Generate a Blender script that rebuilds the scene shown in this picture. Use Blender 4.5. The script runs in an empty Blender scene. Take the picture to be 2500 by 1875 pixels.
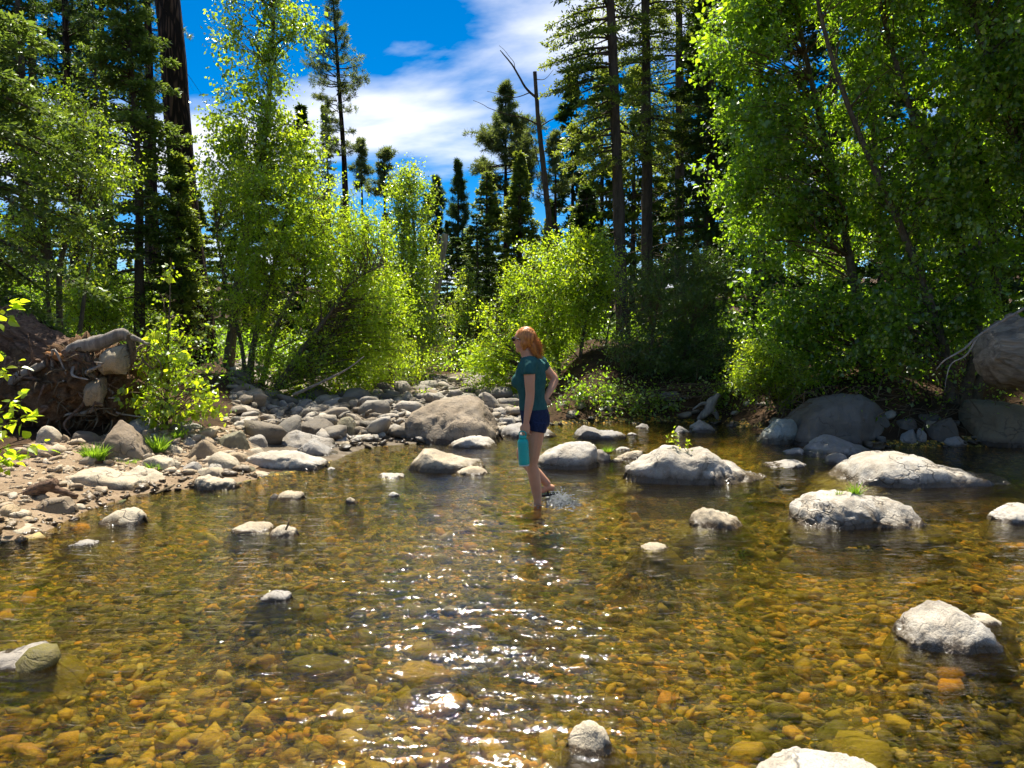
import bpy, math, random, os
import numpy as np
from mathutils import Vector, Matrix

# ------------------------------------------------------------------ camera, sky, sun, exposure
scene = bpy.context.scene
COL = scene.collection
FPX = 1900.0                       # focal length in photo pixels (photo is 2500 x 1875)
CAM_H = 1.6
PITCH = math.atan((937.5 - 800.0) / FPX)
cam_d = bpy.data.cameras.new('camera')
cam_d.sensor_width = 36.0
cam_d.lens = FPX / 2500.0 * 36.0
cam_d.clip_start = 0.05
cam_d.clip_end = 2000.0
cam = bpy.data.objects.new('camera', cam_d)
COL.objects.link(cam)
cam.location = (0, 0, CAM_H)
cam.rotation_euler = (math.pi / 2 - PITCH, 0, 0)
scene.camera = cam

SUN_EL, SUN_AZ = 64.0, -9.0        # azimuth measured from +Y towards +X
w = bpy.data.worlds.new('World')
scene.world = w
w.use_nodes = True
wn, wl = w.node_tree.nodes, w.node_tree.links
wn.clear()
wo = wn.new('ShaderNodeOutputWorld')
bg = wn.new('ShaderNodeBackground')
bg.inputs['Strength'].default_value = 0.064
wl.new(bg.outputs[0], wo.inputs[0])
sky = wn.new('ShaderNodeTexSky')
sky.sky_type = 'NISHITA'
sky.sun_disc = False
sky.sun_elevation = math.radians(SUN_EL)
sky.sun_rotation = math.radians(SUN_AZ)
sky.altitude = 2000
sky.air_density = 1.0
sky.dust_density = 0.2
sky.ozone_density = 4.0
hs = wn.new('ShaderNodeHueSaturation')
hs.inputs['Saturation'].default_value = 1.5
hs.inputs['Value'].default_value = 0.95
wl.new(sky.outputs[0], hs.inputs['Color'])
# clouds: noise on a flat cloud layer, all over the sky
tc = wn.new('ShaderNodeTexCoord')
sep = wn.new('ShaderNodeSeparateXYZ')
wl.new(tc.outputs['Generated'], sep.inputs[0])
def wmath(op, a, b=None, clamp=False):
    n = wn.new('ShaderNodeMath'); n.operation = op; n.use_clamp = clamp
    for i, v in enumerate((a, b)):
        if v is None: continue
        if isinstance(v, (int, float)): n.inputs[i].default_value = v
        else: wl.new(v, n.inputs[i])
    return n.outputs[0]
zz = wmath('ADD', wmath('MAXIMUM', sep.outputs[2], 0.0), 0.22)
cx = wmath('DIVIDE', sep.outputs[0], zz)
cy = wmath('DIVIDE', sep.outputs[1], zz)
cmb = wn.new('ShaderNodeCombineXYZ')
wl.new(cx, cmb.inputs[0]); wl.new(cy, cmb.inputs[1])
CLOUD_OFF = (1.7, 1.4, 0.0)
mp = wn.new('ShaderNodeMapping')
mp.inputs['Location'].default_value = CLOUD_OFF
mp.inputs['Rotation'].default_value = (0, 0, math.radians(-40))
mp.inputs['Scale'].default_value = (0.75, 1.25, 1)
wl.new(cmb.outputs[0], mp.inputs[0])
cn = wn.new('ShaderNodeTexNoise')
cn.inputs['Scale'].default_value = 1.15
cn.inputs['Detail'].default_value = 7.0
cn.inputs['Roughness'].default_value = 0.52
cn.inputs['Distortion'].default_value = 0.35
wl.new(mp.outputs[0], cn.inputs['Vector'])
cr = wn.new('ShaderNodeValToRGB')
cr.color_ramp.elements[0].position = 0.485; cr.color_ramp.elements[0].color = (0, 0, 0, 1)
cr.color_ramp.elements[1].position = 0.645; cr.color_ramp.elements[1].color = (1, 1, 1, 1)
wl.new(cn.outputs[0], cr.inputs[0])
cmx = wn.new('ShaderNodeMix'); cmx.data_type = 'RGBA'
wl.new(wmath('MULTIPLY', cr.outputs[0], 0.92), cmx.inputs[0])
wl.new(hs.outputs[0], cmx.inputs[6])
cmx.inputs[7].default_value = (8.6, 8.7, 9.2, 1)
wl.new(cmx.outputs[2], bg.inputs[0])

sun_d = bpy.data.lights.new('sun', 'SUN')
sun_d.energy = 5.0
sun_d.angle = math.radians(0.53)
sun_d.color = (1.0, 0.94, 0.82)
sun = bpy.data.objects.new('sun', sun_d)
COL.objects.link(sun)
_e, _a = math.radians(SUN_EL), math.radians(SUN_AZ)
SUNV = Vector((math.sin(_a) * math.cos(_e), math.cos(_a) * math.cos(_e), math.sin(_e)))
sun.rotation_euler = SUNV.to_track_quat('Z', 'Y').to_euler()
sun.location = SUNV * 60

vs = scene.view_settings
vs.view_transform = 'Standard'
vs.look = 'None'
vs.exposure = 1.2
vs.gamma = 1.0
vs.use_curve_mapping = False
cy_ = scene.cycles
cy_.use_denoising = True
cy_.use_adaptive_sampling = True
cy_.adaptive_threshold = 0.025
cy_.max_bounces = 6
cy_.diffuse_bounces = 3
cy_.use_light_tree = False
cy_.glossy_bounces = 3
cy_.transmission_bounces = 4
cy_.transparent_max_bounces = 8
cy_.sample_clamp_indirect = 6.0
cy_.caustics_reflective = False
cy_.caustics_refractive = False

# ------------------------------------------------------------------ numeric helpers
def nrm(v):
    return v / np.maximum(np.linalg.norm(v, axis=-1, keepdims=True), 1e-9)

def _h(ix, iy, iz, seed):
    n = (ix.astype(np.uint32) * np.uint32(374761393) + iy.astype(np.uint32) * np.uint32(668265263)
         + iz.astype(np.uint32) * np.uint32(2246822519) + np.uint32((seed * 3266489917) & 0xffffffff))
    n = (n ^ (n >> np.uint32(13))) * np.uint32(1274126177)
    n = (n ^ (n >> np.uint32(16))) * np.uint32(2654435761)
    n = n ^ (n >> np.uint32(15))
    return n.astype(np.float64) / 4294967295.0 * 2 - 1

def vnoise(p, seed=0):
    p = np.asarray(p, float)
    i = np.floor(p); f = p - i
    i = i.astype(np.int64)
    u = f * f * f * (f * (f * 6 - 15) + 10)
    r = 0
    for dx in (0, 1):
        wx = u[:, 0] if dx else 1 - u[:, 0]
        for dy in (0, 1):
            wy = u[:, 1] if dy else 1 - u[:, 1]
            for dz in (0, 1):
                wz = u[:, 2] if dz else 1 - u[:, 2]
                r = r + wx * wy * wz * _h(i[:, 0] + dx, i[:, 1] + dy, i[:, 2] + dz, seed)
    return r

def fbm(p, octv=4, seed=0, gain=0.5):
    a, s, r = 1.0, 0.0, 0
    p = np.asarray(p, float)
    for k in range(octv):
        r = r + a * vnoise(p * (2.03 ** k) + 17.3 * k, seed + k * 7)
        s += a; a *= gain
    return r / s

def sstep(a, b, x):
    t = np.clip((x - a) / (b - a), 0, 1)
    return t * t * (3 - 2 * t)

# pixels of the photo (2500 x 1875) to directions
_cp, _sp = math.cos(PITCH), math.sin(PITCH)
def ray(px, py):
    a, b = (px - 1250) / FPX, (937.5 - py) / FPX
    return np.array((a, _cp + b * _sp, -_sp + b * _cp))
def at_depth(px, py, Y):           # point on that pixel's ray at distance Y along the valley
    d = ray(px, py)
    return np.array((0, 0, CAM_H)) + d * (Y / d[1])
def at_z(px, py, z=0.0):
    d = ray(px, py)
    return np.array((0, 0, CAM_H)) + d * ((z - CAM_H) / d[2])
K = 2500 / 2212.0
ZOOM = {'3': (0, 1000, 3.687), '4': (400, 950, 4.424), '5': (700, 900, 4.022), '6': (1250, 950, 3.403),
        '7': (1800, 900, 3.16), 'p': (1150, 760, 3.19), 'f': (0, 0, 0.8848), 's': (0, 0, 1.0)}
def zp(z, x, y):
    a, b, s = ZOOM[z]
    return a + x / s, b + y / s
def dD(x, y, Y):                   # depth point from the 2212-wide view's coordinates
    return at_depth(x * K, y * K, Y)

# ------------------------------------------------------------------ mesh buffers
class MB:
    def __init__(self):
        self.v, self.f4, self.f3, self.r4, self.r3, self.n = [], [], [], [], [], 0
    def add(self, v, f4=None, f3=None, rnd=None):
        v = np.asarray(v, float).reshape(-1, 3)
        if f4 is not None and len(f4):
            f4 = np.asarray(f4, np.int64) + self.n
            self.f4.append(f4)
            self.r4.append(np.full(len(f4), 0.5) if rnd is None else np.broadcast_to(rnd, len(f4)))
        if f3 is not None and len(f3):
            f3 = np.asarray(f3, np.int64) + self.n
            self.f3.append(f3)
            self.r3.append(np.full(len(f3), 0.5) if rnd is None else np.broadcast_to(rnd, len(f3)))
        self.v.append(v); self.n += len(v)
    def mesh(self, name, mat, origin=(0, 0, 0), smooth=True):
        V = np.concatenate(self.v) - np.asarray(origin, float)
        me = bpy.data.meshes.new(name)
        f4 = np.concatenate(self.f4) if self.f4 else np.zeros((0, 4), np.int64)
        f3 = np.concatenate(self.f3) if self.f3 else np.zeros((0, 3), np.int64)
        me.vertices.add(len(V)); me.vertices.foreach_set('co', V.astype(np.float32).ravel())
        li = np.concatenate([f4.ravel(), f3.ravel()]).astype(np.int32)
        me.loops.add(len(li)); me.loops.foreach_set('vertex_index', li)
        npoly = len(f4) + len(f3)
        ls = np.concatenate([np.arange(len(f4)) * 4, len(f4) * 4 + np.arange(len(f3)) * 3]).astype(np.int32)
        me.polygons.add(npoly); me.polygons.foreach_set('loop_start', ls)
        me.polygons.foreach_set('use_smooth', np.full(npoly, bool(smooth)))
        rr = np.concatenate([np.concatenate(self.r4) if self.r4 else np.zeros(0), np.concatenate(self.r3) if self.r3 else np.zeros(0)])
        a = me.attributes.new('rnd', 'FLOAT', 'FACE')
        a.data.foreach_set('value', rr.astype(np.float32))
        me.update(calc_edges=True)
        if mat is not None: me.materials.append(mat)
        return me
    def build(self, name, mat, parent=None, origin=None, smooth=True):
        if not self.v: return None
        if origin is None:
            origin = tuple(parent.location) if parent is not None else (0, 0, 0)
            if parent is not None and parent.parent is not None:
                origin = tuple(parent.parent.location)
        o = bpy.data.objects.new(name, self.mesh(name, mat, origin, smooth))
        COL.objects.link(o)
        if parent is not None: o.parent = parent
        else: o.location = origin
        return o

def tag(o, label=None, cat=None, group=None, kind=None):
    if label: o['label'] = label
    if cat: o['category'] = cat
    if group: o['group'] = group
    if kind: o['kind'] = kind
    return o
def thing(name, label, cat, loc, group=None):
    o = bpy.data.objects.new(name, None)
    COL.objects.link(o)
    o.empty_display_size = 0.1
    o.location = tuple(float(c) for c in loc)
    return tag(o, label, cat, group)

def catmull(P, n):
    P = np.asarray(P, float)
    if len(P) == 2: return P[0] + (P[1] - P[0]) * np.linspace(0, 1, n)[:, None]
    Q = np.vstack([2 * P[0] - P[1], P, 2 * P[-1] - P[-2]])
    t = np.linspace(0, len(P) - 1 - 1e-6, n)
    i = t.astype(int); f = (t - i)[:, None]
    a, b, c, d = Q[i], Q[i + 1], Q[i + 2], Q[i + 3]
    return 0.5 * (2 * b + (c - a) * f + (2 * a - 5 * b + 4 * c - d) * f ** 2 + (3 * b - a - 3 * c + d) * f ** 3)

def tube_data(P, R, ns=6, twist=0.0):
    P = np.asarray(P, float); R = np.broadcast_to(np.asarray(R, float), len(P))
    T = nrm(np.gradient(P, axis=0))
    ref = np.array((0.0, 0, 1)) if abs(T[0][2]) < 0.9 else np.array((1.0, 0, 0))
    N = np.zeros_like(P)
    n = nrm(np.cross(T[0], ref))
    for k in range(len(P)):
        n = n - T[k] * np.dot(n, T[k]); n = n / max(np.linalg.norm(n), 1e-9)
        N[k] = n
    B = np.cross(T, N)
    a = np.arange(ns) / ns * 2 * math.pi
    V = P[:, None] + R[:, None, None] * (np.cos(a)[None, :, None] * N[:, None] + np.sin(a)[None, :, None] * B[:, None])
    m = len(P)
    i, j = np.meshgrid(np.arange(m - 1), np.arange(ns), indexing='ij')
    j2 = (j + 1) % ns
    F = np.stack([i * ns + j, i * ns + j2, (i + 1) * ns + j2, (i + 1) * ns + j], -1).reshape(-1, 4)
    return V.reshape(-1, 3), F
def tube(mb, P, R, ns=6, caps=True, rnd=None):
    V, F = tube_data(P, R, ns)
    T = None
    if caps:
        n0 = len(V)
        V = np.vstack([V, P[0], P[-1]])
        j = np.arange(ns); j2 = (j + 1) % ns
        last = (len(P) - 1) * ns
        T = np.vstack([np.stack([np.full(ns, n0), j2, j], -1), np.stack([np.full(ns, n0 + 1), last + j, last + j2], -1)])
    mb.add(V, F, T, rnd)

def quads(mb, C, A, N, L, W, rnd, fold=0.0, mid=0.45):
    """many leaf or needle faces: base at C, along A, lamina normal N"""
    A = nrm(A); S = nrm(np.cross(A, N)); N2 = np.cross(S, A)
    L = np.broadcast_to(L, len(C))[:, None]; W = np.broadcast_to(W, len(C))[:, None]
    b = C; t = C + A * L
    m = C + A * L * mid + N2 * (L * fold)
    V = np.stack([b, m + S * W * 0.5, t, m - S * W * 0.5], 1).reshape(-1, 3)
    n = len(C)
    mb.add(V, np.arange(n * 4).reshape(n, 4), None, rnd)

# ------------------------------------------------------------------ materials
def newmat(name):
    m = bpy.data.materials.new(name); m.use_nodes = True
    m.node_tree.nodes.clear()
    return m, m.node_tree.nodes, m.node_tree.links
class NT:
    """small node writing helper"""
    def __init__(self, name):
        self.m, self.n, self.l = newmat(name)
        self.out = self.n.new('ShaderNodeOutputMaterial')
    def new(self, t, ins=None, **kw):
        nd = self.n.new(t)
        for k, v in kw.items(): setattr(nd, k, v)
        for k, v in (ins or {}).items():
            if hasattr(v, 'node'): self.l.new(v, nd.inputs[k])
            else: nd.inputs[k].default_value = v
        return nd
    def math(self, op, a, b=0.0, clamp=False):
        return self.new('ShaderNodeMath', {0: a, 1: b}, operation=op, use_clamp=clamp).outputs[0]
    def ramp(self, fac, stops, interp='LINEAR'):
        r = self.new('ShaderNodeValToRGB', {0: fac})
        r.color_ramp.interpolation = interp
        e = r.color_ramp.elements
        while len(e) < len(stops): e.new(0.5)
        for el, (p, c) in zip(e, stops):
            el.position = p; el.color = (*c, 1) if len(c) == 3 else c
        return r.outputs[0]
    def mix(self, f, a, b, blend='MIX'):
        nd = self.new('ShaderNodeMix', data_type='RGBA', blend_type=blend)
        for k, v in ((0, f), (6, a), (7, b)):
            if hasattr(v, 'node'): self.l.new(v, nd.inputs[k])
            else: nd.inputs[k].default_value = (*v, 1) if isinstance(v, tuple) and len(v) == 3 else v
        return nd.outputs[2]
    def noise(self, vec, scale, detail=4, rough=0.55, dist=0.0, out=0):
        ins = {'Scale': scale, 'Detail': detail, 'Roughness': rough, 'Distortion': dist}
        if vec is not None: ins['Vector'] = vec
        return self.new('ShaderNodeTexNoise', ins).outputs[out]
    def bump(self, h, strength, dist, normal=None):
        ins = {'Height': h, 'Strength': strength, 'Distance': dist}
        if normal is not None: ins['Normal'] = normal
        return self.new('ShaderNodeBump', ins).outputs[0]
    def bsdf(self, col, rough=0.8, normal=None, spec=0.3, **kw):
        ins = {'Base Color': col if hasattr(col, 'node') else (*col, 1), 'Roughness': rough, 'Specular IOR Level': spec}
        if normal is not None: ins['Normal'] = normal
        ins.update(kw)
        return self.new('ShaderNodeBsdfPrincipled', ins).outputs[0]
    def surf(self, s):
        self.l.new(s, self.out.inputs[0]); return self.m

def mat_leaf(name, c1, c2, c3, trans, tmix=0.5, gloss=0.07, rough=0.35):
    t = NT(name)
    r = t.new('ShaderNodeAttribute', attribute_name='rnd').outputs['Fac']
    col = t.ramp(r, [(0.0, c1), (0.5, c2), (1.0, c3)])
    tcol = t.ramp(r, [(0.0, tuple(x * 0.62 for x in trans)), (0.55, trans), (1.0, (trans[0] * 1.35, trans[1] * 1.1, trans[2]))])
    d = t.new('ShaderNodeBsdfDiffuse', {'Color': col}).outputs[0]
    tr = t.new('ShaderNodeBsdfTranslucent', {'Color': tcol}).outputs[0]
    m = t.new('ShaderNodeMixShader', {0: tmix, 1: d, 2: tr}).outputs[0]
    g = t.new('ShaderNodeBsdfGlossy', {'Color': (0.9, 0.95, 0.9, 1), 'Roughness': rough}).outputs[0]
    return t.surf(t.new('ShaderNodeMixShader', {0: gloss, 1: m, 2: g}).outputs[0])

def mat_rock(name, obj_color=True, wet=True, base=(0.4, 0.38, 0.34), speck=0.5, stain=0.3, bumpd=0.02, use_rnd=None):
    t = NT(name)
    geo = t.new('ShaderNodeNewGeometry')
    pos = geo.outputs['Position']
    oi = t.new('ShaderNodeObjectInfo')
    if use_rnd == 'obj': colr = t.ramp(oi.outputs['Random'], base)
    elif use_rnd == 'face': colr = t.ramp(t.new('ShaderNodeAttribute', attribute_name='rnd').outputs['Fac'], base)
    elif obj_color: colr = oi.outputs['Color']
    else: colr = None
    c0 = colr if colr is not None else (*base, 1)
    n1 = t.noise(pos, 2.3, 5, 0.6)
    n2 = t.noise(pos, 9.0, 5, 0.65, 0.4)
    n3 = t.noise(pos, 120.0, 3, 0.7)
    v = t.ramp(n1, [(0.3, (0.58, 0.55, 0.52)), (0.45, (0.92, 0.88, 0.82)), (0.55, (1, 1, 1)), (0.72, (1.12, 1.06, 0.98))])
    c = t.mix(1.0, c0, v, 'MULTIPLY')
    cpos = t.new('ShaderNodeVectorMath', {0: pos, 1: t.new('ShaderNodeVectorMath', {0: t.noise(pos, 3.0, 3, out=1), 'Scale': 0.5}, operation='SCALE').outputs[0]}, operation='ADD').outputs[0]
    ce = t.new('ShaderNodeTexVoronoi', {'Vector': cpos, 'Scale': 2.6}, feature='DISTANCE_TO_EDGE').outputs['Distance']
    ck = t.math('MULTIPLY', t.ramp(ce, [(0.0, (1, 1, 1)), (0.022, (0, 0, 0))]), t.ramp(t.noise(pos, 1.7, 2), [(0.46, (0, 0, 0)), (0.56, (1, 1, 1))]))
    c = t.mix(t.math('MULTIPLY', ck, 0.75), c, (0.06, 0.05, 0.04))
    st = t.ramp(n2, [(0.48, (0, 0, 0)), (0.7, (1, 1, 1))])
    c = t.mix(t.math('MULTIPLY', st, stain), c, (0.20, 0.15, 0.09))
    dk = t.ramp(t.noise(pos, 5.0, 6, 0.7, 0.8), [(0.60, (0, 0, 0)), (0.68, (1, 1, 1))])
    c = t.mix(t.math('MULTIPLY', dk, stain * 1.4), c, (0.09, 0.085, 0.08))
    sp = t.ramp(n3, [(0.40, (1, 1, 1)), (0.50, (0, 0, 0))])
    c = t.mix(t.math('MULTIPLY', sp, speck), c, (0.10, 0.095, 0.09))
    rough = 0.85
    if wet:
        z = t.new('ShaderNodeSeparateXYZ', {0: pos}).outputs[2]
        zn = t.math('ADD', z, t.math('MULTIPLY', t.math('SUBTRACT', n2, 0.5), -0.11))
        wv = t.ramp(t.math('DIVIDE', t.math('MULTIPLY', zn, 2.4), t.math('MAXIMUM', oi.outputs['Alpha'], 0.05)), [(0.13, (1, 1, 1)), (0.30, (0, 0, 0))])
        wc = t.mix(1.0, c, (0.24, 0.20, 0.15), 'MULTIPLY')
        c = t.mix(wv, c, wc)
        al = t.ramp(t.math('ADD', t.math('MULTIPLY', zn, 5.0), 0.5), [(0.30, (1, 1, 1)), (0.46, (0, 0, 0))])
        c = t.mix(al, c, t.mix(n2, (0.09, 0.075, 0.02), (0.32, 0.25, 0.06)))
        rough = t.ramp(wv, [(0.0, (0.85,) * 3), (1.0, (0.22,) * 3)])
    b = t.bump(t.math('SUBTRACT', n2, t.math('MULTIPLY', ck, 0.5)), 0.55, bumpd * 2.2)
    b = t.bump(t.noise(pos, 38.0, 5, 0.7), 0.5, bumpd * 0.45, b)
    b = t.bump(n3, 0.25, bumpd * 0.12, b)
    return t.surf(t.bsdf(c, rough, b, 0.35))

def mat_bark(name, c1, c2, scale=1.0, stretch=0.18, bumpd=0.03, plates=False, along=2):
    t = NT(name)
    tcn = t.new('ShaderNodeTexCoord')
    mpn = t.new('ShaderNodeMapping', {'Vector': tcn.outputs['Object'], 'Scale': tuple(scale * (stretch if k == along else 1.0) for k in range(3))})
    n1 = t.noise(mpn.outputs[0], 9.0, 6, 0.65, 0.6)
    if plates:
        vv = t.new('ShaderNodeTexVoronoi', {'Vector': mpn.outputs[0], 'Scale': 12.0}, feature='DISTANCE_TO_EDGE').outputs['Distance']
        hgt = t.math('MULTIPLY', t.ramp(vv, [(0.0, (0,) * 3), (0.25, (1,) * 3)]), n1)
    else:
        hgt = n1
    c = t.ramp(hgt, [(0.22, c1), (0.62, c2)])
    c = t.mix(1.0, c, t.ramp(t.noise(tcn.outputs['Object'], 1.3, 3), [(0.3, (0.75,) * 3), (0.7, (1.15,) * 3)]), 'MULTIPLY')
    return t.surf(t.bsdf(c, 0.9, t.bump(hgt, 0.8, bumpd), 0.15))

def mat_plain(name, col, rough=0.6, spec=0.3, var=0.15, scale=20.0, bumpd=0.002, **kw):
    t = NT(name)
    tcn = t.new('ShaderNodeTexCoord').outputs['Object']
    n = t.noise(tcn, scale, 4)
    c = t.mix(1.0, (*col, 1), t.ramp(n, [(0.3, (1 - var,) * 3), (0.7, (1 + var,) * 3)]), 'MULTIPLY')
    return t.surf(t.bsdf(c, rough, t.bump(n, 0.4, bumpd), spec, **kw))

M = {}
M['rock'] = mat_rock('river_granite', speck=0.35, stain=0.42)
M['rock_rough'] = mat_rock('rough_granite', stain=0.55, speck=0.35, bumpd=0.03)
M['rock_moss'] = mat_rock('mossy_granite', stain=0.85, speck=0.35, bumpd=0.035)
M['rock_dry'] = mat_rock('dry_granite', wet=False, stain=0.35)
bedcols = [(0.0, (0.014, 0.012, 0.006)), (0.16, (0.06, 0.052, 0.014)), (0.32, (0.17, 0.14, 0.03)), (0.46, (0.075, 0.085, 0.02)), (0.6, (0.31, 0.24, 0.05)),
           (0.76, (0.50, 0.33, 0.045)), (0.88, (0.62, 0.28, 0.025)), (0.94, (0.46, 0.40, 0.18)), (1.0, (0.05, 0.05, 0.035))]
M['bed_obj'] = mat_rock('riverbed_cobble', base=bedcols, use_rnd='obj', wet=False, stain=0.35, speck=0.25)
M['bed_face'] = mat_rock('riverbed_pebbles', base=bedcols, use_rnd='face', wet=False, stain=0.35, speck=0.25)
barcols = [(0.0, (0.09, 0.075, 0.055)), (0.2, (0.22, 0.18, 0.13)), (0.4, (0.38, 0.33, 0.26)), (0.6, (0.17, 0.155, 0.13)), (0.8, (0.44, 0.40, 0.34)), (1.0, (0.28, 0.25, 0.21))]
M['bar_obj'] = mat_rock('bar_stone', base=barcols, use_rnd='obj', wet=True, stain=0.3, speck=0.3)
M['bar_face'] = mat_rock('bar_gravel', base=barcols, use_rnd='face', wet=True, stain=0.3, speck=0.3)
shcols = [(0.0, (0.24, 0.17, 0.10)), (0.3, (0.40, 0.31, 0.20)), (0.6, (0.50, 0.41, 0.29)), (0.85, (0.34, 0.26, 0.17)), (1.0, (0.60, 0.53, 0.42))]
M['sh_obj'] = mat_rock('shore_stone', base=shcols, use_rnd='obj', wet=True, stain=0.25, speck=0.25)
M['sh_face'] = mat_rock('shore_gravel', base=shcols, use_rnd='face', wet=True, stain=0.25, speck=0.25)

def mat_earth(name, stops, scale=3.0, bumpd=0.04):
    t = NT(name)
    pos = t.new('ShaderNodeNewGeometry').outputs['Position']
    n = t.math('ADD', t.math('MULTIPLY', t.noise(pos, scale, 6, 0.65), 0.6), t.math('MULTIPLY', t.noise(pos, scale * 14, 5, 0.7), 0.4))
    c = t.ramp(n, stops)
    b = t.bump(t.noise(pos, scale * 5, 6, 0.7), 0.8, bumpd)
    b = t.bump(t.noise(pos, scale * 30, 4, 0.7), 0.5, bumpd * 0.25, b)
    return t.surf(t.bsdf(c, 0.95, b, 0.1))
M['duff'] = mat_earth('forest_floor', [(0.3, (0.018, 0.012, 0.007)), (0.5, (0.05, 0.030, 0.016)), (0.62, (0.10, 0.055, 0.026)), (0.75, (0.05, 0.04, 0.02))])  # duff brown, darkened to carry the shade under the trees
M['sand'] = mat_earth('gravelly_sand', [(0.3, (0.13, 0.085, 0.05)), (0.5, (0.26, 0.185, 0.115)), (0.7, (0.38, 0.29, 0.20))], 5.0, 0.03)
M['barsand'] = mat_earth('bar_sand', [(0.3, (0.06, 0.045, 0.03)), (0.5, (0.15, 0.12, 0.085)), (0.7, (0.28, 0.24, 0.19))], 5.0, 0.03)
def mat_bed():
    t = NT('riverbed_gravel')
    pos = t.new('ShaderNodeNewGeometry').outputs['Position']
    wp = t.new('ShaderNodeVectorMath', {0: pos, 1: t.new('ShaderNodeVectorMath', {0: t.noise(pos, 14.0, 2, out=1), 'Scale': 0.03}, operation='SCALE').outputs[0]}, operation='ADD').outputs[0]
    v1 = t.new('ShaderNodeTexVoronoi', {'Vector': wp, 'Scale': 26.0, 'Randomness': 1.0})
    e1 = t.new('ShaderNodeTexVoronoi', {'Vector': wp, 'Scale': 26.0, 'Randomness': 1.0}, feature='DISTANCE_TO_EDGE').outputs['Distance']
    rv = t.new('ShaderNodeSeparateXYZ', {0: v1.outputs['Color']}).outputs[0]
    c = t.ramp(rv, bedcols)
    c = t.mix(1.0, c, t.ramp(t.noise(pos, 1.2, 4, 0.6), [(0.3, (0.5, 0.5, 0.5)), (0.7, (1.15, 1.1, 1.0))]), 'MULTIPLY')
    c = t.mix(t.ramp(e1, [(0.0, (1, 1, 1)), (0.12, (0, 0, 0))]), c, (0.02, 0.014, 0.006))  # gaps between pebbles darkened, recess shade put into the colour
    b = t.bump(t.ramp(e1, [(0.0, (0, 0, 0)), (0.35, (1, 1, 1))]), 1.0, 0.012)
    return t.surf(t.bsdf(c, 0.8, b, 0.2))
M['bed'] = mat_bed()
M['soil'] = mat_earth('root_soil', [(0.3, (0.05, 0.028, 0.015)), (0.5, (0.16, 0.095, 0.05)), (0.62, (0.27, 0.16, 0.085)), (0.75, (0.36, 0.18, 0.07))], 4.0, 0.06)
M['pine_bark'] = mat_bark('pine_bark', (0.018, 0.012, 0.008), (0.13, 0.075, 0.045), 1.0, 0.14, 0.05, True)
M['fir_bark'] = mat_bark('fir_bark', (0.025, 0.020, 0.015), (0.12, 0.092, 0.068), 1.4, 0.22, 0.03)
M['alder_bark'] = mat_bark('alder_bark', (0.035, 0.028, 0.018), (0.15, 0.125, 0.085), 2.2, 0.5, 0.012)
M['dead_wood'] = mat_bark('dead_wood', (0.09, 0.075, 0.06), (0.34, 0.30, 0.25), 2.0, 0.12, 0.015)
M['log_bark'] = mat_bark('log_bark', (0.03, 0.018, 0.012), (0.30, 0.19, 0.125), 3.0, 0.4, 0.12, along=0)
M['grey_log'] = mat_bark('grey_log', (0.05, 0.042, 0.033), (0.27, 0.23, 0.17), 1.6, 0.12, 0.03, along=0)
M['orange_wood'] = mat_bark('orange_wood', (0.14, 0.06, 0.02), (0.40, 0.19, 0.07), 3.0, 0.3, 0.02, along=0)
M['twig'] = mat_bark('twig_bark', (0.05, 0.035, 0.02), (0.16, 0.12, 0.07), 6.0, 0.4, 0.004)

M['leaf_bright'] = mat_leaf('alder_leaf', (0.08, 0.14, 0.006), (0.13, 0.21, 0.008), (0.21, 0.28, 0.010), (0.58, 0.80, 0.02), 0.6, 0.05)
M['leaf_cotton'] = mat_leaf('cottonwood_leaf', (0.07, 0.13, 0.008), (0.11, 0.20, 0.010), (0.18, 0.26, 0.016), (0.50, 0.70, 0.02), 0.58, 0.08, 0.3)
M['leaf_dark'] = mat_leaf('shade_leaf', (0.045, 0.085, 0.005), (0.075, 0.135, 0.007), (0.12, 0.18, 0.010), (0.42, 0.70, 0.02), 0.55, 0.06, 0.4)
M['leaf_willow'] = mat_leaf('willow_leaf', (0.03, 0.065, 0.010), (0.05, 0.10, 0.014), (0.08, 0.135, 0.02), (0.17, 0.29, 0.02), 0.45, 0.05)  # leaf colour darkened for the shade the thicket stands in
M['needle_fir'] = mat_leaf('fir_needle', (0.030, 0.060, 0.014), (0.065, 0.115, 0.02), (0.14, 0.20, 0.03), (0.40, 0.50, 0.04), 0.45, 0.05, 0.45)
M['needle_cedar'] = mat_leaf('cedar_needle', (0.04, 0.075, 0.014), (0.08, 0.13, 0.02), (0.16, 0.22, 0.035), (0.26, 0.38, 0.04), 0.42, 0.05, 0.45)
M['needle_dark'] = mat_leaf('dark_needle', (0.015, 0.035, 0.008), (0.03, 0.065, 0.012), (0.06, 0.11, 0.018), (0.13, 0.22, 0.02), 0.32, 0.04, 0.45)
M['needle_pine'] = mat_leaf('pine_needle', (0.03, 0.055, 0.012), (0.065, 0.10, 0.022), (0.13, 0.17, 0.04), (0.28, 0.36, 0.06), 0.4, 0.05, 0.45)
M['grass'] = mat_leaf('grass_blade', (0.07, 0.18, 0.015), (0.13, 0.28, 0.02), (0.25, 0.33, 0.05), (0.36, 0.60, 0.03), 0.5, 0.05)

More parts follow.
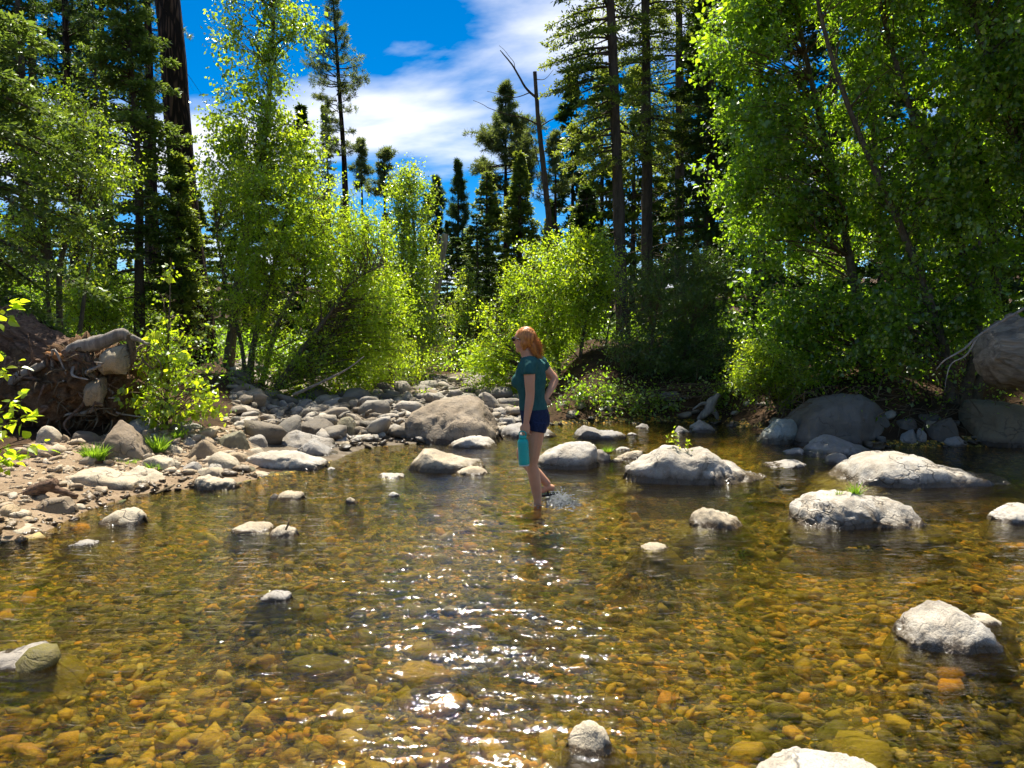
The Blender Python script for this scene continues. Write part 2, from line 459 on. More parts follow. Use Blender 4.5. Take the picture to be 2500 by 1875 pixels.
def mat_water():
    t = NT('river_water')
    pos = t.new('ShaderNodeNewGeometry').outputs['Position']
    mpn = t.new('ShaderNodeMapping', {'Vector': pos, 'Scale': (0.75, 2.1, 1.0), 'Rotation': (0, 0, math.radians(8))})
    n1 = t.noise(mpn.outputs[0], 7.0, 3, 0.5, 0.6)
    n2 = t.noise(mpn.outputs[0], 26.0, 3, 0.55, 0.4)
    b = t.bump(n1, 1.0, 0.018)
    b = t.bump(n2, 1.0, 0.0035, b)
    fr = t.new('ShaderNodeFresnel', {'IOR': 1.6, 'Normal': b}).outputs[0]
    tr = t.new('ShaderNodeBsdfTransparent', {'Color': (0.98, 0.92, 0.52, 1)}).outputs[0]
    rf = t.new('ShaderNodeBsdfRefraction', {'Color': (0.98, 0.92, 0.52, 1), 'Roughness': 0.0, 'IOR': 1.2, 'Normal': b}).outputs[0]
    tr = t.new('ShaderNodeMixShader', {0: 0.33, 1: tr, 2: rf}).outputs[0]
    gl = t.new('ShaderNodeBsdfGlossy', {'Color': (1, 1, 1, 1), 'Roughness': 0.05, 'Normal': b}).outputs[0]
    return t.surf(t.new('ShaderNodeMixShader', {0: fr, 1: tr, 2: gl}).outputs[0])
M['water'] = mat_water()
# ------------------------------------------------------------------ the ground: one height function
def _gz(x, y): return at_z(x * K, y * K, 0.0)[:2]
WP = [(-11, -7), (-11, 2.5), (-6.0, 4.6)]
WP += [tuple(_gz(*p)) for p in [(0, 1172), (90, 1150), (185, 1102), (300, 1066), (430, 1052), (520, 1040), (690, 1012), (730, 990), (790, 966),
       (880, 960), (990, 952), (1080, 946), (1110, 936), (1180, 922), (1240, 914), (1400, 911), (1560, 915), (1640, 932), (1700, 955),
       (1900, 966), (2010, 966), (2212, 963)]]
WP += [(9.5, 9.6), (13, 7), (13, -7)]
WP = np.array(WP, float)
def water_sd(x, y):
    """distance to the waterline, positive on land"""
    P = np.stack([x, y], -1)
    d = np.full(len(P), 1e9); ins = np.zeros(len(P), bool)
    for a, b in zip(WP, np.roll(WP, -1, 0)):
        ab = b - a
        t = np.clip(((P - a) @ ab) / (ab @ ab), 0, 1)
        d = np.minimum(d, np.linalg.norm(P - (a + t[:, None] * ab), axis=1))
        c = (a[1] > P[:, 1]) != (b[1] > P[:, 1])
        xi = (b[0] - a[0]) * (P[:, 1] - a[1]) / (b[1] - a[1] + 1e-12) + a[0]
        ins ^= c & (P[:, 0] < xi)
    return np.where(ins, -d, d)
BUMPS = np.array([at_z(*zp(z, x, y), 0.0)[:2] for z, x, y in [('3', 1105, 1045), ('3', 740, 1232), ('4', 1365, 1195), ('4', 2028, 1232), ('4', 1804, 868), ('5', 1018, 1078), ('5', 1826, 1040), ('f', 1543, 1138),
    ('f', 2128, 1346), ('f', 1274, 1620), ('f', 34, 1445), ('f', 596, 1297), ('f', 547, 1149), ('f', 612, 1157), ('f', 1415, 1188), ('f', 850, 1071), ('f', 2048, 1405), ('f', 1780, 1760)]])
def H(x, y):
    x = np.atleast_1d(np.asarray(x, float)); y = np.atleast_1d(np.asarray(y, float))
    x, y = np.broadcast_arrays(x, y)
    x = x.ravel().copy(); y = y.ravel().copy()
    sd = water_sd(x, y)
    a = x / np.maximum(y, 3.0)
    wl_ = 1 - sstep(-0.37, -0.30, a)
    wr_ = sstep(0.02, 0.11, a)
    wb_ = 1 - np.clip(wl_ + wr_, 0, 1)
    d = np.maximum(sd, 0)
    zl = 0.85 * (1 - np.exp(-d / 4.0))
    zb = 0.34 * (1 - np.exp(-d / 5.0))
    zr = 1.25 * (1 - np.exp(-d / 1.8))
    land = wl_ * zl + wb_ * zb + wr_ * zr
    p = np.stack([x, y, np.zeros_like(x)], -1)
    n = fbm(p * 0.9, 4, 3)
    land = land + n * 0.10 * np.clip(d / 1.5, 0, 1) + 0.045 * np.maximum(y - 34, 0) + 0.05 * np.maximum(np.abs(x) - 16, 0)
    dep = np.maximum(-sd, 0)
    bed = -(0.27 * (1 - np.exp(-dep / 0.9)) + 0.05 * (1 - np.exp(-dep / 0.2))) + n * 0.05 * np.clip(dep / 1.0, 0, 1)
    g = np.zeros_like(x)               # gravel heaped round the stones that break the surface
    for bx, by in BUMPS: g = np.maximum(g, np.exp(-((x - bx) ** 2 + (y - by - 0.08) ** 2) / 0.33 ** 2))
    bed = bed * (1 - g) + np.maximum(bed, -0.085) * g
    return np.where(sd > 0, land, np.minimum(bed, -0.003))
def Hs(x, y): return float(H(x, y)[0])
def on_ground(px, py, water=True):
    """where the pixel's ray meets the bank or the water surface"""
    d = ray(px, py)
    t = np.linspace(1.5, 60, 4000)
    P = np.array((0, 0, CAM_H)) + d * t[:, None]
    h = H(P[:, 0], P[:, 1])
    if water: h = np.maximum(h, 0)
    k = np.argmax(P[:, 2] <= h)
    return P[k] if (P[:, 2] <= h).any() else P[-1]

def axis(stops):
    out = []
    for (a, b, n) in stops: out.append(np.linspace(a, b, n, endpoint=False))
    return np.concatenate(out + [[stops[-1][1]]])
gx = axis([(-420, -60, 14), (-60, -14, 30), (-14, 14, 130), (14, 60, 30), (60, 420, 14)])
gy = axis([(-120, -8, 14), (-8, 2, 30), (2, 22, 120), (22, 60, 40), (60, 600, 24)])
def sheet(xs, ys, dz=0.0, keep=None):
    X, Y = np.meshgrid(xs, ys)
    Z = H(X.ravel(), Y.ravel()).reshape(X.shape) + dz
    V = np.stack([X, Y, Z], -1).reshape(-1, 3)
    nx = len(xs)
    i, j = np.meshgrid(np.arange(len(ys) - 1), np.arange(nx - 1), indexing='ij')
    F = np.stack([i * nx + j, i * nx + j + 1, (i + 1) * nx + j + 1, (i + 1) * nx + j], -1).reshape(-1, 4)
    if keep is not None:
        C = V[F].mean(1)
        F = F[keep(C[:, 0], C[:, 1])]
        used = np.unique(F); rm = np.full(len(V), -1); rm[used] = np.arange(len(used))
        V, F = V[used], rm[F]
    mb = MB(); mb.add(V, F)
    return mb
ground = tag(sheet(gx, gy).build('ground', M['duff']), kind='structure')
def in_bed(x, y): return water_sd(x, y) < 0.12
riverbed = tag(sheet(np.linspace(-11, 12.5, 190), np.linspace(-6.5, 14.2, 190), 0.005, in_bed).build('riverbed', M['bed']), kind='structure')
def in_bar(x, y):
    a = x / np.maximum(y, 3); sd = water_sd(x, y)
    return (sd > -0.1) & (sd < 9.5) & (a > -0.36) & (a < 0.03) & (y > 9)
gravel_bar = tag(sheet(np.linspace(-8, 2, 110), np.linspace(9, 24, 130), 0.010, in_bar).build('gravel_bar', M['barsand']), kind='structure')
def in_shore(x, y):
    a = x / np.maximum(y, 3); sd = water_sd(x, y)
    return (sd > -0.1) & (sd < 1.9 + 0.3 * np.sin(y * 3)) & (a <= -0.33) & (y > 4.0) & (y < 12.5)
gravel_shore = tag(sheet(np.linspace(-9, -2, 110), np.linspace(4, 12.6, 120), 0.010, in_shore).build('gravel_shore', M['sand']), kind='structure')

# ------------------------------------------------------------------ water
def wave(x, y):
    p = np.stack([x * 2.2 + 0.35 * np.sin(y * 1.7) + 0.6 * y, y * 4.2 + 0.5 * x, np.zeros_like(x)], -1)
    # the riffle below the wading person: a strip of faster water towards the camera
    cxp = np.interp(y, [0, 2.8, 4.0, 5.5, 7.2, 9], [-0.45, -0.40, -0.22, 0.05, 0.22, 0.5])
    wid = np.interp(y, [0, 2.8, 5, 7.2, 9], [0.75, 0.75, 0.62, 0.5, 0.4])
    s = np.exp(-((x - cxp) / wid) ** 2) * sstep(9.0, 6.8, y)
    amp = 0.005 + 0.023 * s + 0.004 * sstep(0.5, 2.5, x) * sstep(8.5, 6, y)
    h = amp * fbm(p, 3, 11, 0.45) + 0.5 * amp * vnoise(p * 2.7 + 5, 12)
    # ring ripples where the feet break the surface
    r = np.hypot(x - FOOT[0], (y - FOOT[1]))
    h += 0.006 * np.sin(r * 34) * np.exp(-r * 3.2)
    return h
FOOT = at_z(1150 + 530 / 3.19, 1228)[:2]
wy = np.concatenate([np.linspace(-6.5, 1.9, 30), np.geomspace(2.0, 14.6, 290)])
wu = np.linspace(-1, 1, 270)
WX = wu[None, :] * (np.maximum(wy, 2.0) * 0.74 + 2.2)[:, None]
WY = np.repeat(wy[:, None], len(wu), 1)
WZ = wave(WX.ravel(), WY.ravel()).reshape(WX.shape)
mb = MB()
nx = len(wu)
i, j = np.meshgrid(np.arange(len(wy) - 1), np.arange(nx - 1), indexing='ij')
mb.add(np.stack([WX, WY, WZ], -1).reshape(-1, 3), np.stack([i * nx + j, i * nx + j + 1, (i + 1) * nx + j + 1, (i + 1) * nx + j], -1).reshape(-1, 4))
water = tag(mb.build('water', M['water']), kind='structure')

# ------------------------------------------------------------------ loose stones
def ico(sub):
    import bmesh
    bm = bmesh.new(); bmesh.ops.create_icosphere(bm, subdivisions=sub, radius=1.0)
    V = np.array([v.co[:] for v in bm.verts]); F = np.array([[v.index for v in f.verts] for f in bm.faces]); bm.free()
    return V, F
ICO1, ICO2, ICO3 = ico(1), ico(2), ico(3)
def stone_shape(V, seed, flat=0.6, angular=0.4):
    rs = np.random.RandomState(seed)
    W = V.copy()
    for k in range(5):
        n = nrm(rs.randn(3)); off = rs.uniform(0.62, 0.88)
        pr = W @ n
        W -= np.outer(np.maximum(pr - off, 0) * 0.9, n)
    W *= 1 + angular * fbm(V * 1.4 + seed * 3.1, 2, seed)[:, None]
    W *= np.array((1.0, rs.uniform(0.6, 0.85), flat * rs.uniform(0.8, 1.25)))
    return W
STV1 = [stone_shape(ICO1[0], 40 + k, 0.45) for k in range(10)]
STV2 = [stone_shape(ICO2[0], 60 + k, 0.48) for k in range(10)]
def rotz_np(V, a):
    c, s = math.cos(a), math.sin(a)
    return V @ np.array(((c, s, 0), (-s, c, 0), (0, 0, 1)))
def scatter_parts(parent, mat, pts, sizes, seed, name, sink=0.3, tilt=0.25):
    """each stone an object of its own under the sheet it lies on"""
    rs = np.random.RandomState(seed)
    meshes = []
    for k, V in enumerate(STV2):
        b = MB(); b.add(V, None, ICO2[1]); meshes.append(b.mesh(name, mat))
    for p, s in zip(pts, sizes):
        o = bpy.data.objects.new(name, meshes[rs.randint(len(meshes))])
        COL.objects.link(o); o.parent = parent
        o.location = (p[0], p[1], p[2] + s * 0.55 * (1 - sink) * 0.6)
        o.rotation_euler = (rs.normal(0, tilt), rs.normal(0, tilt), rs.uniform(0, 6.28))
        o.scale = (s, s * rs.uniform(0.8, 1.1), s * rs.uniform(0.75, 1.1))
def scatter_mass(parent, mat, pts, sizes, seed, name, sink=0.3, tilt=0.3, patch=False):
    rs = np.random.RandomState(seed)
    tone = rs.uniform(0, 1, len(pts))
    if patch:                        # the stream sorts its stones: dark, olive and golden patches
        f = fbm(np.stack([pts[:, 0] * 0.9, pts[:, 1] * 1.5, 0 * tone], -1), 3, 31)
        tone = np.where(rs.uniform(0, 1, len(pts)) < sstep(-0.25, 0.25, f), 0.5 + 0.5 * tone, 0.52 * tone)
    mb = MB()
    var = rs.randint(len(STV1), size=len(pts))
    for k in range(len(STV1)):
        I = np.nonzero(var == k)[0]
        if not len(I): continue
        a = rs.uniform(0, 6.28, len(I)); s = sizes[I]
        V = STV1[k][None] * np.ones((len(I), 1, 1))
        V[..., 2] += V[..., 0] * rs.normal(0, tilt, len(I))[:, None] + V[..., 1] * rs.normal(0, tilt, len(I))[:, None]
        c, sn = np.cos(a)[:, None], np.sin(a)[:, None]
        X = V[..., 0] * c - V[..., 1] * sn; Y = V[..., 0] * sn + V[..., 1] * c
        W = np.stack([X, Y, V[..., 2]], -1) * s[:, None, None] + pts[I][:, None, :]
        W[..., 2] += (s * 0.55 * (1 - sink) * 0.6)[:, None]
        n = len(STV1[k])
        F = (ICO1[1][None] + (np.arange(len(I)) * n)[:, None, None]).reshape(-1, 3)
        mb.add(W.reshape(-1, 3), None, F, np.repeat(tone[I], len(ICO1[1])))
    o = mb.build(name, mat, parent)
    tag(o, kind='stuff')
    return o
def spread(n, rs, xr, yr, keep, ypow=1.0):
    """points, denser where the camera is near"""
    y = yr[0] + (yr[1] - yr[0]) * rs.uniform(0, 1, n) ** ypow
    x = rs.uniform(xr[0], xr[1], n) if not callable(xr) else xr(y, rs)
    m = keep(x, y)
    x, y = x[m], y[m]
    return np.stack([x, y, H(x, y)], -1)
rs = np.random.RandomState(5)
fan = lambda y, r: (y * 0.70 + 0.5) * r.uniform(-1, 1, len(y))
bedk = lambda x, y: water_sd(x, y) < -0.02
P1 = spread(330, rs, fan, (2.3, 5.2), bedk, 1.0)[:300]
scatter_parts(riverbed, M['bed_obj'], P1, np.clip(rs.lognormal(math.log(0.042), 0.62, len(P1)), 0.02, 0.19), 6, 'cobble', 0.25)
P2 = spread(21500, rs, fan, (1.8, 13.0), bedk, 2.1)
scatter_mass(riverbed, M['bed_face'], P2, np.clip(rs.lognormal(math.log(0.025), 0.55, len(P2)), 0.009, 0.10), 7, 'riverbed_pebbles', 0.2, patch=True)
P3 = spread(5200, rs, (-6.5, 1.2), (10.0, 20), lambda x, y: in_bar(x, y) & (water_sd(x, y) > -0.05), 1.0)
sz = np.clip(rs.lognormal(math.log(0.058), 0.65, len(P3)), 0.02, 0.32)
od = np.argsort(-sz / P3[:, 1])
scatter_parts(gravel_bar, M['bar_obj'], P3[od[:300]], sz[od[:300]], 8, 'stone', 0.15)
scatter_mass(gravel_bar, M['bar_face'], P3[od[300:]], sz[od[300:]], 9, 'gravel', 0.15)
P4 = spread(17000, rs, (-8.5, -2.2), (4.2, 12.5), lambda x, y: in_shore(x, y) & (water_sd(x, y) > -0.1), 1.0)
sz = np.clip(rs.lognormal(math.log(0.022), 0.62, len(P4)), 0.009, 0.13)
od = np.argsort(-sz / P4[:, 1])
scatter_parts(gravel_shore, M['sh_obj'], P4[od[:300]], sz[od[:300]], 10, 'stone', 0.2)
scatter_mass(gravel_shore, M['sh_face'], P4[od[300:]], sz[od[300:]], 11, 'gravel', 0.2)
# stones at the foot of the dark right bank
P5 = spread(420, rs, (0.6, 9), (9.5, 14.4), lambda x, y: (np.abs(water_sd(x, y) - 0.2) < 0.45) & (x / y > 0.03), 1.0)
sz = np.clip(rs.lognormal(math.log(0.075), 0.5, len(P5)), 0.03, 0.2)
scatter_parts(ground, M['bar_obj'], P5[:140], sz[:140], 12, 'stone', 0.2)

# ------------------------------------------------------------------ boulders: traced outline in front, real depth behind
def boulder_mesh(pts, z0, Yr, hd, seed, e1=0.75, e2=0.6, facets=3, rough=0.05, nu=56, nv=44, sink=0.16, flare=0.3):
    """pts: (X, Z) ridge profile in the plane Y = Yr; body is lofted front to back around it"""
    pts = np.asarray(pts, float)
    X, Z = pts[:, 0], np.maximum(pts[:, 1], z0 + 0.012)
    o = np.argsort(X); X, Z = X[o], Z[o]
    wid = X[-1] - X[0]
    u = (1 - np.cos(np.linspace(0.02, 1, nu) * math.pi)) / 2; u = np.concatenate([[0.0], u]); u[-1] = 1.0
    xs = X[0] + wid * u
    top = np.interp(xs, X, Z)
    k = np.array([1, 2, 3, 2, 1.0]); k /= k.sum()
    top = np.convolve(np.pad(top, 2, mode='edge'), k, 'valid')
    env = np.clip(1 - np.abs(2 * u - 1) ** 3.2, 0, 1) ** 0.42
    v = np.linspace(0, 2 * math.pi, nv, endpoint=False)
    cv, sv = np.cos(v), np.sin(v)
    yy = -np.sign(cv) * np.abs(cv) ** e1
    up = np.sign(sv) * np.abs(sv) ** e2
    rs = np.random.RandomState(seed)
    sk = rs.uniform(-0.15, 0.15)
    V = np.zeros((len(u), nv, 3))
    V[..., 0] = xs[:, None]
    Hh = (top - z0)[:, None]
    V[..., 2] = z0 + np.where(up[None] > 0, up[None] * Hh, up[None] * (sink + 0 * Hh))
    V[..., 1] = Yr + hd * env[:, None] * (yy[None] + sk * np.sin(u * 5 + seed)[:, None] * 0.4)
    fl = 1 + flare * np.clip(0.15 - up[None], 0, 1) * np.ones_like(Hh)      # the buried foot is wider than what shows
    xm = (X[0] + X[-1]) / 2
    V[..., 0] = xm + (V[..., 0] - xm) * fl
    V[..., 1] = Yr + (V[..., 1] - Yr) * fl
    size = max(wid, 2 * hd) * 0.5
    C = V.reshape(-1, 3)
    cen = np.array(((X[0] + X[-1]) / 2, Yr, z0))
    q = C - cen
    for kf in range(facets):
        n = nrm(np.array((rs.normal(), -abs(rs.normal()) * 0.8 if kf % 2 == 0 else rs.normal(), abs(rs.normal()) * 0.9 + 0.1)))
        pr = q @ n; off = np.quantile(pr, rs.uniform(0.86, 0.94))
        q = q - np.outer(np.maximum(pr - off, 0) * 0.8, n)
    C = q + cen
    V = C.reshape(V.shape)
    du = np.gradient(V, axis=0); dv = np.roll(V, -1, 1) - np.roll(V, 1, 1)
    N = nrm(np.cross(du, dv)).reshape(-1, 3)
    out = ((N * (C - cen)).sum(1)).mean()
    if out < 0: N = -N
    p = C / max(size, 0.05)
    disp = rough * size * (1.0 * fbm(p * 1.6 + seed, 3, seed) + 0.55 * fbm(p * 5.0, 3, seed + 5) + 0.25 * fbm(p * 14.0, 2, seed + 9))
    cr = np.abs(fbm(p * 2.2 + 9, 3, seed + 21))
    disp -= rough * size * 1.1 * np.clip(0.07 - cr, 0, 1) / 0.07 * 0.6
    C = C + N * disp[:, None]
    i, j = np.meshgrid(np.arange(len(u) - 1), np.arange(nv), indexing='ij')
    j2 = (j + 1) % nv
    F = np.stack([i * nv + j, (i + 1) * nv + j, (i + 1) * nv + j2, i * nv + j2], -1).reshape(-1, 4)
    n0 = len(C)
    j = np.arange(nv); j2 = (j + 1) % nv; L = (len(u) - 1) * nv
    T = np.vstack([np.stack([np.full(nv, n0), j, j2], -1), np.stack([np.full(nv, n0 + 1), L + j2, L + j], -1)])
    C = np.vstack([C, C[:nv].mean(0), C[L:L + nv].mean(0)])
    mb = MB(); mb.add(C, F, T)
    return mb
ROCKS = {}
def boulder(key, zone, pts, base, color, label, cat='boulder', mat='rock', depth=0.42, seed=None, e1=0.66, e2=0.52, facets=4, rough=0.06,
            group=None, extra=None, z0=None):
    """pts: outline in a zoomed view's pixels, left to right; base: pixel row where its front meets water or bank"""
    S = [zp(zone, *p) for p in pts]
    xl, xr = S[0][0], S[-1][0]
    xc = (xl + xr) / 2
    by = zp(zone, 0, base)[1]
    g = on_ground(xc, by) if z0 is None else at_z(xc, by, z0)
    zb = g[2]
    wid = (xr - xl) / FPX * g[1]
    hd = max(wid * depth, 0.04)
    Yr = g[1] + hd * 0.9
    W = [at_depth(px, py, Yr) for px, py in S]
    n = 64 if wid > 0.9 else (48 if wid > 0.35 else 28)
    sd = seed if seed is not None else (sum(ord(c) * (i + 3) for i, c in enumerate(key)) % 997)
    small = wid < 0.45 and zb < 0.02
    hgt = max(q[2] for q in W) - zb
    mb = boulder_mesh([(q[0], q[2]) for q in W], zb - 0.01, Yr, hd, sd, e1, 0.9 if small else e2, facets, rough * (1.5 if small else 1), n, int(n * 0.75),
                      0.16, float(np.clip(0.3 / wid, 0.7, 1.3)) if small else 0.3)
    o = mb.build('boulder' if wid > 0.45 else 'rock', M[mat], origin=((W[0][0] + W[-1][0]) / 2, Yr, zb))
    o.color = (*color, float(np.clip(hgt / 0.32, 0.12, 1.0)))      # alpha: how far the wet band climbs
    tag(o, label, cat, group)
    ROCKS[key] = (o, g, Yr, hd, W)
    return o
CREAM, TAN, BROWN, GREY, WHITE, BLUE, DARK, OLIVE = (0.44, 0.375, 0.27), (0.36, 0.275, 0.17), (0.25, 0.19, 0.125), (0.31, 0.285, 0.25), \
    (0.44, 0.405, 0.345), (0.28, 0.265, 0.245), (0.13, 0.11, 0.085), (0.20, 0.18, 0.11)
GL, GW, GR, GB = 'boulders along the left bank', 'rocks standing in the river', 'boulders below the right bank', 'boulders on the gravel bar'
B = boulder
B('r1', '3', [(930,440),(935,200),(990,110),(1030,88),(1130,140),(1250,270),(1330,370),(1358,440)], 470, BROWN, 'large brown egg shaped boulder leaning between two grass tufts', group=GL, mat='rock_dry', depth=0.5)
B('r2', '3', [(330,290),(345,170),(390,140),(450,155),(520,220),(550,270)], 320, CREAM, 'smooth cream boulder directly under the hanging root mass', group=GL, mat='rock_dry')
B('r3', '3', [(545,280),(560,215),(610,210),(650,235),(650,275)], 300, TAN, 'small orange tan block right of the smooth cream boulder', 'rock', group=GL, mat='rock_dry', facets=5)
B('r4', '3', [(620,290),(640,210),(720,190),(820,215),(880,260),(890,290)], 302, DARK, 'shaded brown boulder tucked under the roots behind grass', group=GL, mat='rock_dry')
B('r5', '3', [(590,640),(640,570),(720,500),(800,478),(900,520),(1000,580),(1060,590),(1150,610),(1240,640),(1258,690)], 715, CREAM, 'long pale boulder sloping down to the left waterline', group=GL, depth=0.34)
B('r6', '3', [(1090,600),(1130,545),(1200,505),(1290,530),(1400,575),(1490,620),(1505,645)], 660, CREAM, 'low pale boulder with dark wet underside beside fallen stick', group=GL, depth=0.36)
B('r7', '3', [(1255,500),(1300,450),(1390,415),(1470,430),(1560,450),(1600,490),(1605,540)], 560, CREAM, 'pale boulder with sparse grass growing in front of it', group=GL, mat='rock_dry', depth=0.36)
B('r8', '3', [(1685,430),(1740,340),(1820,270),(1890,248),(1945,275),(1965,360),(1955,440)], 465, TAN, 'brown pointed boulder with flat shaded front on left bank', group=GL, mat='rock_dry', facets=5)
B('r9', '3', [(1870,470),(1920,400),(2000,360),(2080,365),(2130,430),(2150,500),(2145,540)], 545, CREAM, 'rounded cream boulder above the small white egg rock', group=GL)
B('r9b', '3', [(2040,400),(2080,360),(2150,370),(2212,420),(2225,450)], 470, TAN, 'tan rock peeping out behind the rounded cream boulder', 'rock', group=GL, mat='rock_dry')
B('r10', '3', [(1650,520),(1700,470),(1780,465),(1810,490),(1815,560)], 575, GREY, 'grey brown rock left of the sloping loaf shaped rock', 'rock', group=GL)
B('r10b', '3', [(1755,560),(1780,490),(1850,475),(1950,530),(2030,575),(2038,600)], 615, CREAM, 'loaf shaped pale rock sloping to the waterline', 'rock', group=GL)
B('r11', '3', [(1880,490),(1920,475),(1990,490),(2025,530),(2022,555)], 560, WHITE, 'small white egg shaped rock at foot of rounded boulder', 'rock', group=GL)
B('r12', '3', [(1748,690),(1750,600),(1800,560),(1850,590),(1910,620),(2000,630),(2090,640),(2140,685)], 725, CREAM, 'wet rock with square left end and low right tail at waterline', group=GL, depth=0.3, rough=0.08)
B('r13', '3', [(315,930),(325,850),(380,805),(500,790),(600,785),(660,820),(672,870),(650,920)], 945, BROWN, 'dark brown wet boulder below the driftwood root', group=GL)
B('r14', '3', [(650,900),(680,850),(740,850),(765,880)], 910, CREAM, 'small two toned rock right of dark brown wet boulder', 'rock', group=GL)
B('r15', '3', [(915,1040),(950,970),(1030,910),(1120,880),(1200,885),(1270,920),(1298,955)], 1050, CREAM, 'domed pale rock with dark wet left side near left shore', 'rock', group=GW)
B('r16', '3', [(-20,1120),(30,1090),(90,1060),(140,1025),(200,1040),(280,1065),(365,1095)], 1140, CREAM, 'peaked pale slab at the left edge of the water', 'rock', group=GL)
B('r17', '3', [(600,1235),(640,1200),(750,1185),(850,1190),(880,1205)], 1238, GREY, 'flat rock barely breaking the surface below domed pale rock', 'rock', group=GW)
B('r18', '3', [(-30,950),(0,890),(50,860),(110,855),(160,900),(165,940)], 975, TAN, 'rounded tan rock at far left above peaked slab', 'rock', group=GL)
B('r19', '3', [(-40,860),(10,810),(50,815),(68,850)], 880, TAN, 'tan rock cut by left picture edge beside driftwood root', 'rock', group=GL)
B('r20', '3', [(15,1010),(60,975),(120,985),(130,1010)], 1025, TAN, 'small brown shore stone below the rounded tan rock', 'rock', group=GL)
B('r21', '3', [(175,995),(220,960),(270,970),(300,1000)], 1020, TAN, 'small tan shore stone left of dark brown wet boulder', 'rock', group=GL)
B('r22', '3', [(1480,390),(1500,330),(1560,315),(1630,360),(1655,400)], 402, CREAM, 'pale wedge shaped rock right of the second grass tuft', 'rock', group=GL, mat='rock_dry')
B('r23', '3', [(1250,250),(1290,200),(1340,190),(1380,240),(1375,280)], 295, TAN, 'tan angular rock behind the second grass tuft', 'rock', group=GL, mat='rock_dry', facets=5)
B('r24', '3', [(1005,110),(1010,20),(1080,-15),(1180,10),(1210,60),(1200,120)], 130, DARK, 'dark round boulder in shade below the root mass right end', group=GL, mat='rock_dry')
B('r25', '3', [(1150,190),(1190,100),(1280,65),(1370,80),(1440,140),(1452,200)], 205, GREY, 'round grey boulder dappled with leaf shadow left of sapling', group=GL, mat='rock_dry')
B('r26', '3', [(1500,165),(1560,100),(1640,95),(1760,130),(1815,165)], 200, GREY, 'flat grey slab behind the sapling stem', group=GL, mat='rock_dry')
B('r27', '3', [(1635,320),(1650,270),(1700,240),(1750,290),(1755,320)], 332, GREY, 'small rough grey rock behind brown pointed boulder', 'rock', group=GL, mat='rock_dry', facets=5)
B('r28', '3', [(500,665),(540,645),(610,640),(655,670)], 692, CREAM, 'flat pale stone left of the long pale boulder', 'rock', group=GL, mat='rock_dry')
B('r29', '3', [(530,550),(560,520),(620,515),(655,540)], 570, CREAM, 'flat cream stone on gravel above the long pale boulder', 'rock', group=GL, mat='rock_dry')
B('s1', '4', [(575,560),(620,500),(720,460),(820,445),(890,470),(912,540),(905,620)], 640, OLIVE, 'olive brown slab sided boulder behind rounded cream boulder', group=GL, mat='rock_dry', facets=5)
B('s2', '4', [(905,600),(920,520),(960,450),(1010,440),(1060,490),(1112,590)], 620, GREY, 'grey cone shaped boulder right of olive brown boulder', group=GL, mat='rock_dry')
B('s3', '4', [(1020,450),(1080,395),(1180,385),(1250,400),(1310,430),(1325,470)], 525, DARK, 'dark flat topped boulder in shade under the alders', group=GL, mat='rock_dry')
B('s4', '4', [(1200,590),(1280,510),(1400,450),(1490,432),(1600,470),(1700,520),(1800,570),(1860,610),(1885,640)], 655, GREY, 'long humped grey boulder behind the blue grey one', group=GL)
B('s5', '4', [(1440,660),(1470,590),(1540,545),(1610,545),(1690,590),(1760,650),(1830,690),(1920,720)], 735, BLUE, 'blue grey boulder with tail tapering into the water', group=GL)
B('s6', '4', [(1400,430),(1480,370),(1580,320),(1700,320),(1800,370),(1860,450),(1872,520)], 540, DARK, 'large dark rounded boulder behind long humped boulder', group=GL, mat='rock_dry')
B('s7', '4', [(1855,430),(1870,340),(1930,300),(2000,295),(2060,340),(2095,410),(2090,480)], 510, OLIVE, 'moss topped round boulder at left end of gravel bar', group=GL, mat='rock_moss')
B('s9', '4', [(840,810),(900,740),(1000,700),(1150,680),(1400,680),(1480,700),(1550,750),(1650,760),(1740,785),(1758,815)], 880, WHITE, 'large flat white boulder with low nose on left waterline', group=GL, depth=0.30)
B('s10', '4', [(880,720),(930,650),(1000,630),(1060,640),(1098,690)], 702, CREAM, 'tan rock peeping over the large flat white boulder', 'rock', group=GL, mat='rock_dry')
B('s11', '4', [(855,890),(880,840),(950,825),(985,860),(990,895)], 905, OLIVE, 'small mossy square rock in front of flat white boulder', 'rock', group=GL, mat='rock_moss')
B('s11b', '4', [(850,930),(920,900),(1060,895),(1140,915)], 945, CREAM, 'thin pale ledge at waterline before the flat white boulder', 'rock', group=GL)
B('s12', '4', [(748,890),(780,855),(830,855),(842,890)], 902, WHITE, 'tiny white rock at waterline below rounded cream boulder', 'rock', group=GL)
B('s13', '4', [(1228,1180),(1260,1120),(1320,1100),(1400,1108),(1490,1110),(1510,1145)], 1200, CREAM, 'pale rock with dark arched front in left midstream', 'rock', group=GW)
B('s13b', '4', [(1150,1165),(1190,1128),(1240,1150)], 1182, DARK, 'small wet dark stone touching pale arched rock', 'rock', group=GW)
B('s14', '4', [(1960,1230),(1975,1180),(2030,1158),(2080,1185),(2098,1225)], 1238, CREAM, 'small round cream rock alone in green midstream water', 'rock', group=GW)
B('s15', '4', [(1760,858),(1800,840),(1848,858)], 872, WHITE, 'tiny white stone off the nose of flat white boulder', 'rock', group=GW)
B('s16', '4', [(1880,610),(1900,565),(1960,555),(2030,580),(2055,620)], 632, CREAM, 'round pale rock reflected in water by the gravel bar', 'rock', group=GB)
B('s17', '4', [(1900,510),(1930,455),(1975,460),(2008,530)], 548, BLUE, 'small blue grey rock below the moss topped boulder', 'rock', group=GB)
B('s18', '4', [(1850,560),(1880,525),(1950,515),(1998,550)], 572, BLUE, 'flat blue grey stone left of round reflected rock', 'rock', group=GB)
